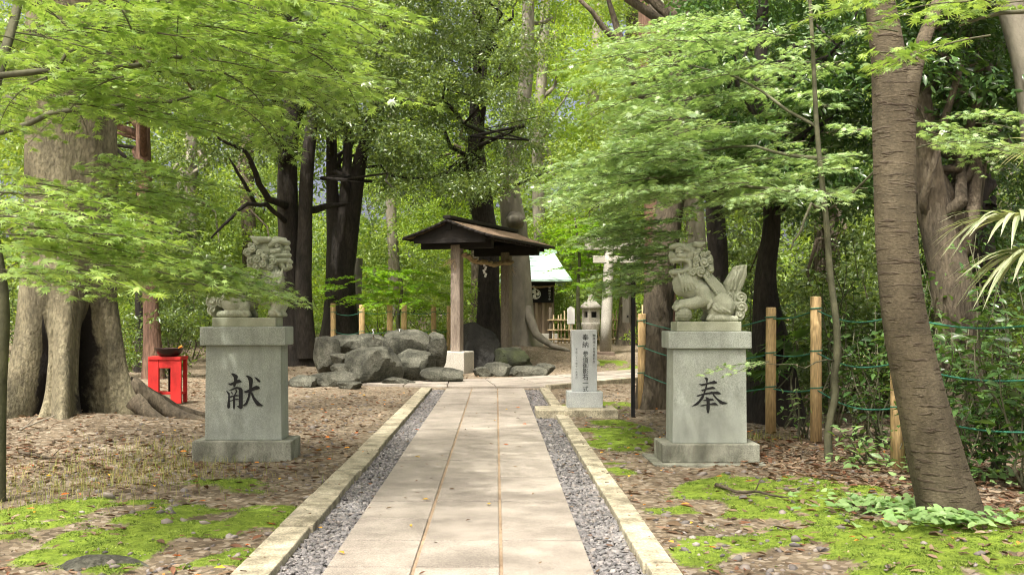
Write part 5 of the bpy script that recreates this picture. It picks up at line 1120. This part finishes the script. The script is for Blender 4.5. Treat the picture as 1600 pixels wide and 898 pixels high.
# unseen leaf clumps added overhead to shade the path, plinths and boulders
bag = LeafBag()
for n_, x0, x1, y0, y1, z0, z1 in ((120, -4.8, -1.0, -3, 17, 10.5, 13), (62, -9.5, -4.6, -1, 13, 11, 14), (38, -1.5, 1.8, -2, 6.5, 10, 12), (30, -9, 1, 14, 22, 11.5, 14), (95, -14, 13, 22, 42, 12, 18)):
    for k in range(n_):
        x, y, z = random.uniform(x0, x1), random.uniform(y0, y1), random.uniform(z0, z1)
        if y > 6: z = max(z, EYE + (HY + 60) / F * y + 1)
        clump(bag, (x, y, z), (1.5, 1.5, .7), 170, .17)
tag(bag.build('added_shade_canopy', LF_OVAL, M['mid_leaf']), 'unseen leaf clumps added high overhead to shade the clearing', 'added_shade_canopy', kind='stuff')
def keep(x, y): return ~((x > KL0 - .01) & (x < KR1 + .01) & (y < 20.5))
Nm = 230000; x = rng.uniform(-4.2, 4.8, Nm * 3); y = 5.3 + 9.5 * rng.random(Nm * 3) ** 1.7; k = (rng.random(Nm * 3) < moss_mask(x, y) ** 1.2 * np.clip(9.0 / y, .2, 1)) & keep(x, y); x, y = x[k][:Nm], y[k][:Nm]
P = np.stack([x, y, height(x, y) - .004], 1); N = len(P); a = rng.uniform(0, 6.28, N); hh = rng.uniform(.005, .013, N) * (.6 + .8 * fbm(x * 4, y * 4)); dx, dy = np.cos(a), np.sin(a); wv = rng.uniform(.0025, .005, N)
Vm = np.stack([P + np.stack([dx * wv, dy * wv, 0 * wv], 1), P - np.stack([dx * wv, dy * wv, 0 * wv], 1), P + np.stack([rng.normal(0, .008, N), rng.normal(0, .008, N), hh], 1)], 1).reshape(-1, 3)
tag(tri_mesh('moss', Vm, np.arange(N * 3).reshape(-1, 3), M['mosst']), 'bright green moss carpeting the soil beside the path', 'moss', kind='stuff')
def blades(xs, ys, h0, h1, wd, m, name, label, cat):
    n = len(xs); P = np.stack([xs, ys, height(xs, ys) - .01], 1); a = rng.uniform(0, 6.28, n); d_ = np.stack([np.cos(a), np.sin(a), 0 * a], 1); s_ = np.stack([-d_[:, 1], d_[:, 0], 0 * a], 1); h = rng.uniform(h0, h1, n)[:, None]; up = np.array([0, 0, 1.])
    lean = rng.uniform(.2, .9, n)[:, None]; v = [P - s_ * wd, P + s_ * wd, P + d_ * h * lean * .35 + up * h * .65 - s_ * wd * .8, P + d_ * h * lean * .35 + up * h * .65 + s_ * wd * .8, P + d_ * h * lean + up * h * .9]
    V = np.stack(v, 1).reshape(-1, 3); T = (np.array([(0, 1, 3), (0, 3, 2), (2, 3, 4)])[None] + (np.arange(n) * 5)[:, None, None]).reshape(-1, 3)
    tag(tri_mesh(name, V, T, m), label, cat, kind='stuff')
x = np.concatenate([rng.normal(X(190, 9.3), .55, 1500), rng.normal(X(260, 10.5), .5, 700), rng.normal(X(60, 9), .6, 500), rng.normal(3.0, .18, 260)]); y = np.concatenate([rng.normal(9.3, .8, 1500), rng.normal(10.8, .5, 700), rng.normal(9.0, .9, 500), rng.normal(12.2, .2, 260)])
k = keep(x, y) & (y > 6) & ~((abs(x - PLX) < .55) & (abs(y - PLD - .3) < .35)); blades(x[k], y[k], .03, .13, .0022, M['grass'], 'grass', 'thin dry green grass in front of the buttressed tree', 'grass')
NL = 26000; x = rng.uniform(-7, 6.5, NL * 9); y = 5.2 + 24 * rng.random(NL * 9) ** 1.9; k = (rng.random(NL * 9) < litter_mask(x, y) * np.where(moss_mask(x, y) > .5, .38, 1)) & keep(x, y); x, y = x[k][:NL], y[k][:NL]
xp = rng.uniform(KL0, KR1, 330); yp = rng.uniform(5.4, 20, 330); onp = (xp > PL) & (xp < PR); kk = ~onp | (rng.random(330) < .28); xp, yp = xp[kk], yp[kk]; onp = onp[kk]
zx = np.concatenate([height(x, y) + rng.uniform(.004, .03, len(x)) * np.clip(litter_mask(x, y), .3, 1), np.where(onp, .035, np.where((xp < KL1) | (xp > KR0), .07, .016))]); X_, Y_ = np.concatenate([x, xp]), np.concatenate([y, yp]); N = len(X_); a = rng.uniform(0, 6.28, N)
sz = np.concatenate([np.clip(rng.normal(.072, .024, len(x)), .03, .14), rng.uniform(.03, .055, len(xp))])
v, tt = leaves(np.stack([X_, Y_, zx], 1), np.stack([np.cos(a), np.sin(a), rng.normal(0, .14, N)], 1), norm(np.array([0, 0, 1.]) * np.where(rng.random(N) < .5, 1, -1)[:, None] + rng.normal(0, .2, (N, 3))), sz, LF_DRY)
tag(tri_mesh('leaf_litter', v, tt, M['litter']), 'dry brown fallen leaves littering the forest floor', 'leaves', kind='stuff')
x = rng.uniform(-5, 4.5, 2200); y = 5.4 + 14 * rng.random(2200) ** 1.4; k = keep(x, y) & (rng.random(2200) < .13); xp = rng.uniform(KL0, KR1, 16); yp = rng.uniform(5.6, 16, 16)
X_ = np.concatenate([x[k], xp]); Y_ = np.concatenate([y[k], yp]); N = len(X_); a = rng.uniform(0, 6.28, N); v, tt = leaves(np.stack([X_, Y_, np.concatenate([height(x[k], y[k]) + .03, np.full(16, .04)])], 1), np.stack([np.cos(a), np.sin(a), 0 * a], 1), norm(np.array([0, 0, 1.]) + rng.normal(0, .25, (N, 3))), rng.uniform(.04, .075, N), LF_DRY)
tag(tri_mesh('yellow_leaves', v, tt, M['yellow']), 'scattered yellow and red fallen leaves', 'leaves', kind='stuff')
x = np.concatenate([rng.normal(X(1380, 7.6), .25, 150), rng.normal(X(1470, 7.0), .28, 190), rng.normal(4.0, .4, 120)]); y = np.concatenate([rng.normal(7.7, .16, 150), rng.normal(6.95, .14, 190), rng.normal(9.2, .4, 120)]); N = len(x); a = rng.uniform(0, 6.28, N)
v, tt = leaves(np.stack([x, y, height(x, y) + rng.uniform(.04, .11, N)], 1), np.stack([np.cos(a), np.sin(a), rng.normal(-.1, .2, N)], 1), norm(np.array([0, -.25, 1.]) + rng.normal(0, .25, (N, 3))), rng.uniform(.05, .09, N), LF_HEART)
tag(tri_mesh('ground_ivy', v, tt, M['cover']), 'pale heart-shaped ground ivy around the foot of the ringed trunk', 'ground cover', kind='stuff')
for lab, P in (('pale dead branch leaning on the left root of the buttressed tree', [at(-4, 695, 11.6), at(40, 668, 11.6), at(85, 649, 11.7)]), ('dark twig lying on the moss right of the path', [at(1118, 770, 8.6), at(1180, 785, 8.3), at(1232, 798, 8.05)]), ('short twig lying on the leaf litter in front of the left tree', [at(30, 712, 10.5), at(80, 716, 10.3), at(112, 708, 10.4)])):
    Q = []
    for i in range(2): Q += [P[i].lerp(P[i + 1], k / 4) + Vector((0, 0, random.uniform(0, .012))) for k in range(4)]
    o = Q[0].copy(); 
    if 'twig' in lab:
        for q in Q + [P[2]]: q.z = float(height(np.array([q.x]), np.array([q.y]))[0]) + .025
    q = MB().tube([p - o for p in Q + [P[2]]], list(np.linspace(.016, .006, 9)), 7, True, .2).tube([Q[4] - o, Q[4] - o + Vector((.05, .06, .07)), Q[4] - o + Vector((.09, .08, .12))], [.006, .004, .002], 5).build('fallen_branch', M['bark_grey' if 'pale' in lab else 'bark_mid']); q.location = o
    tag(q, lab, 'branch')
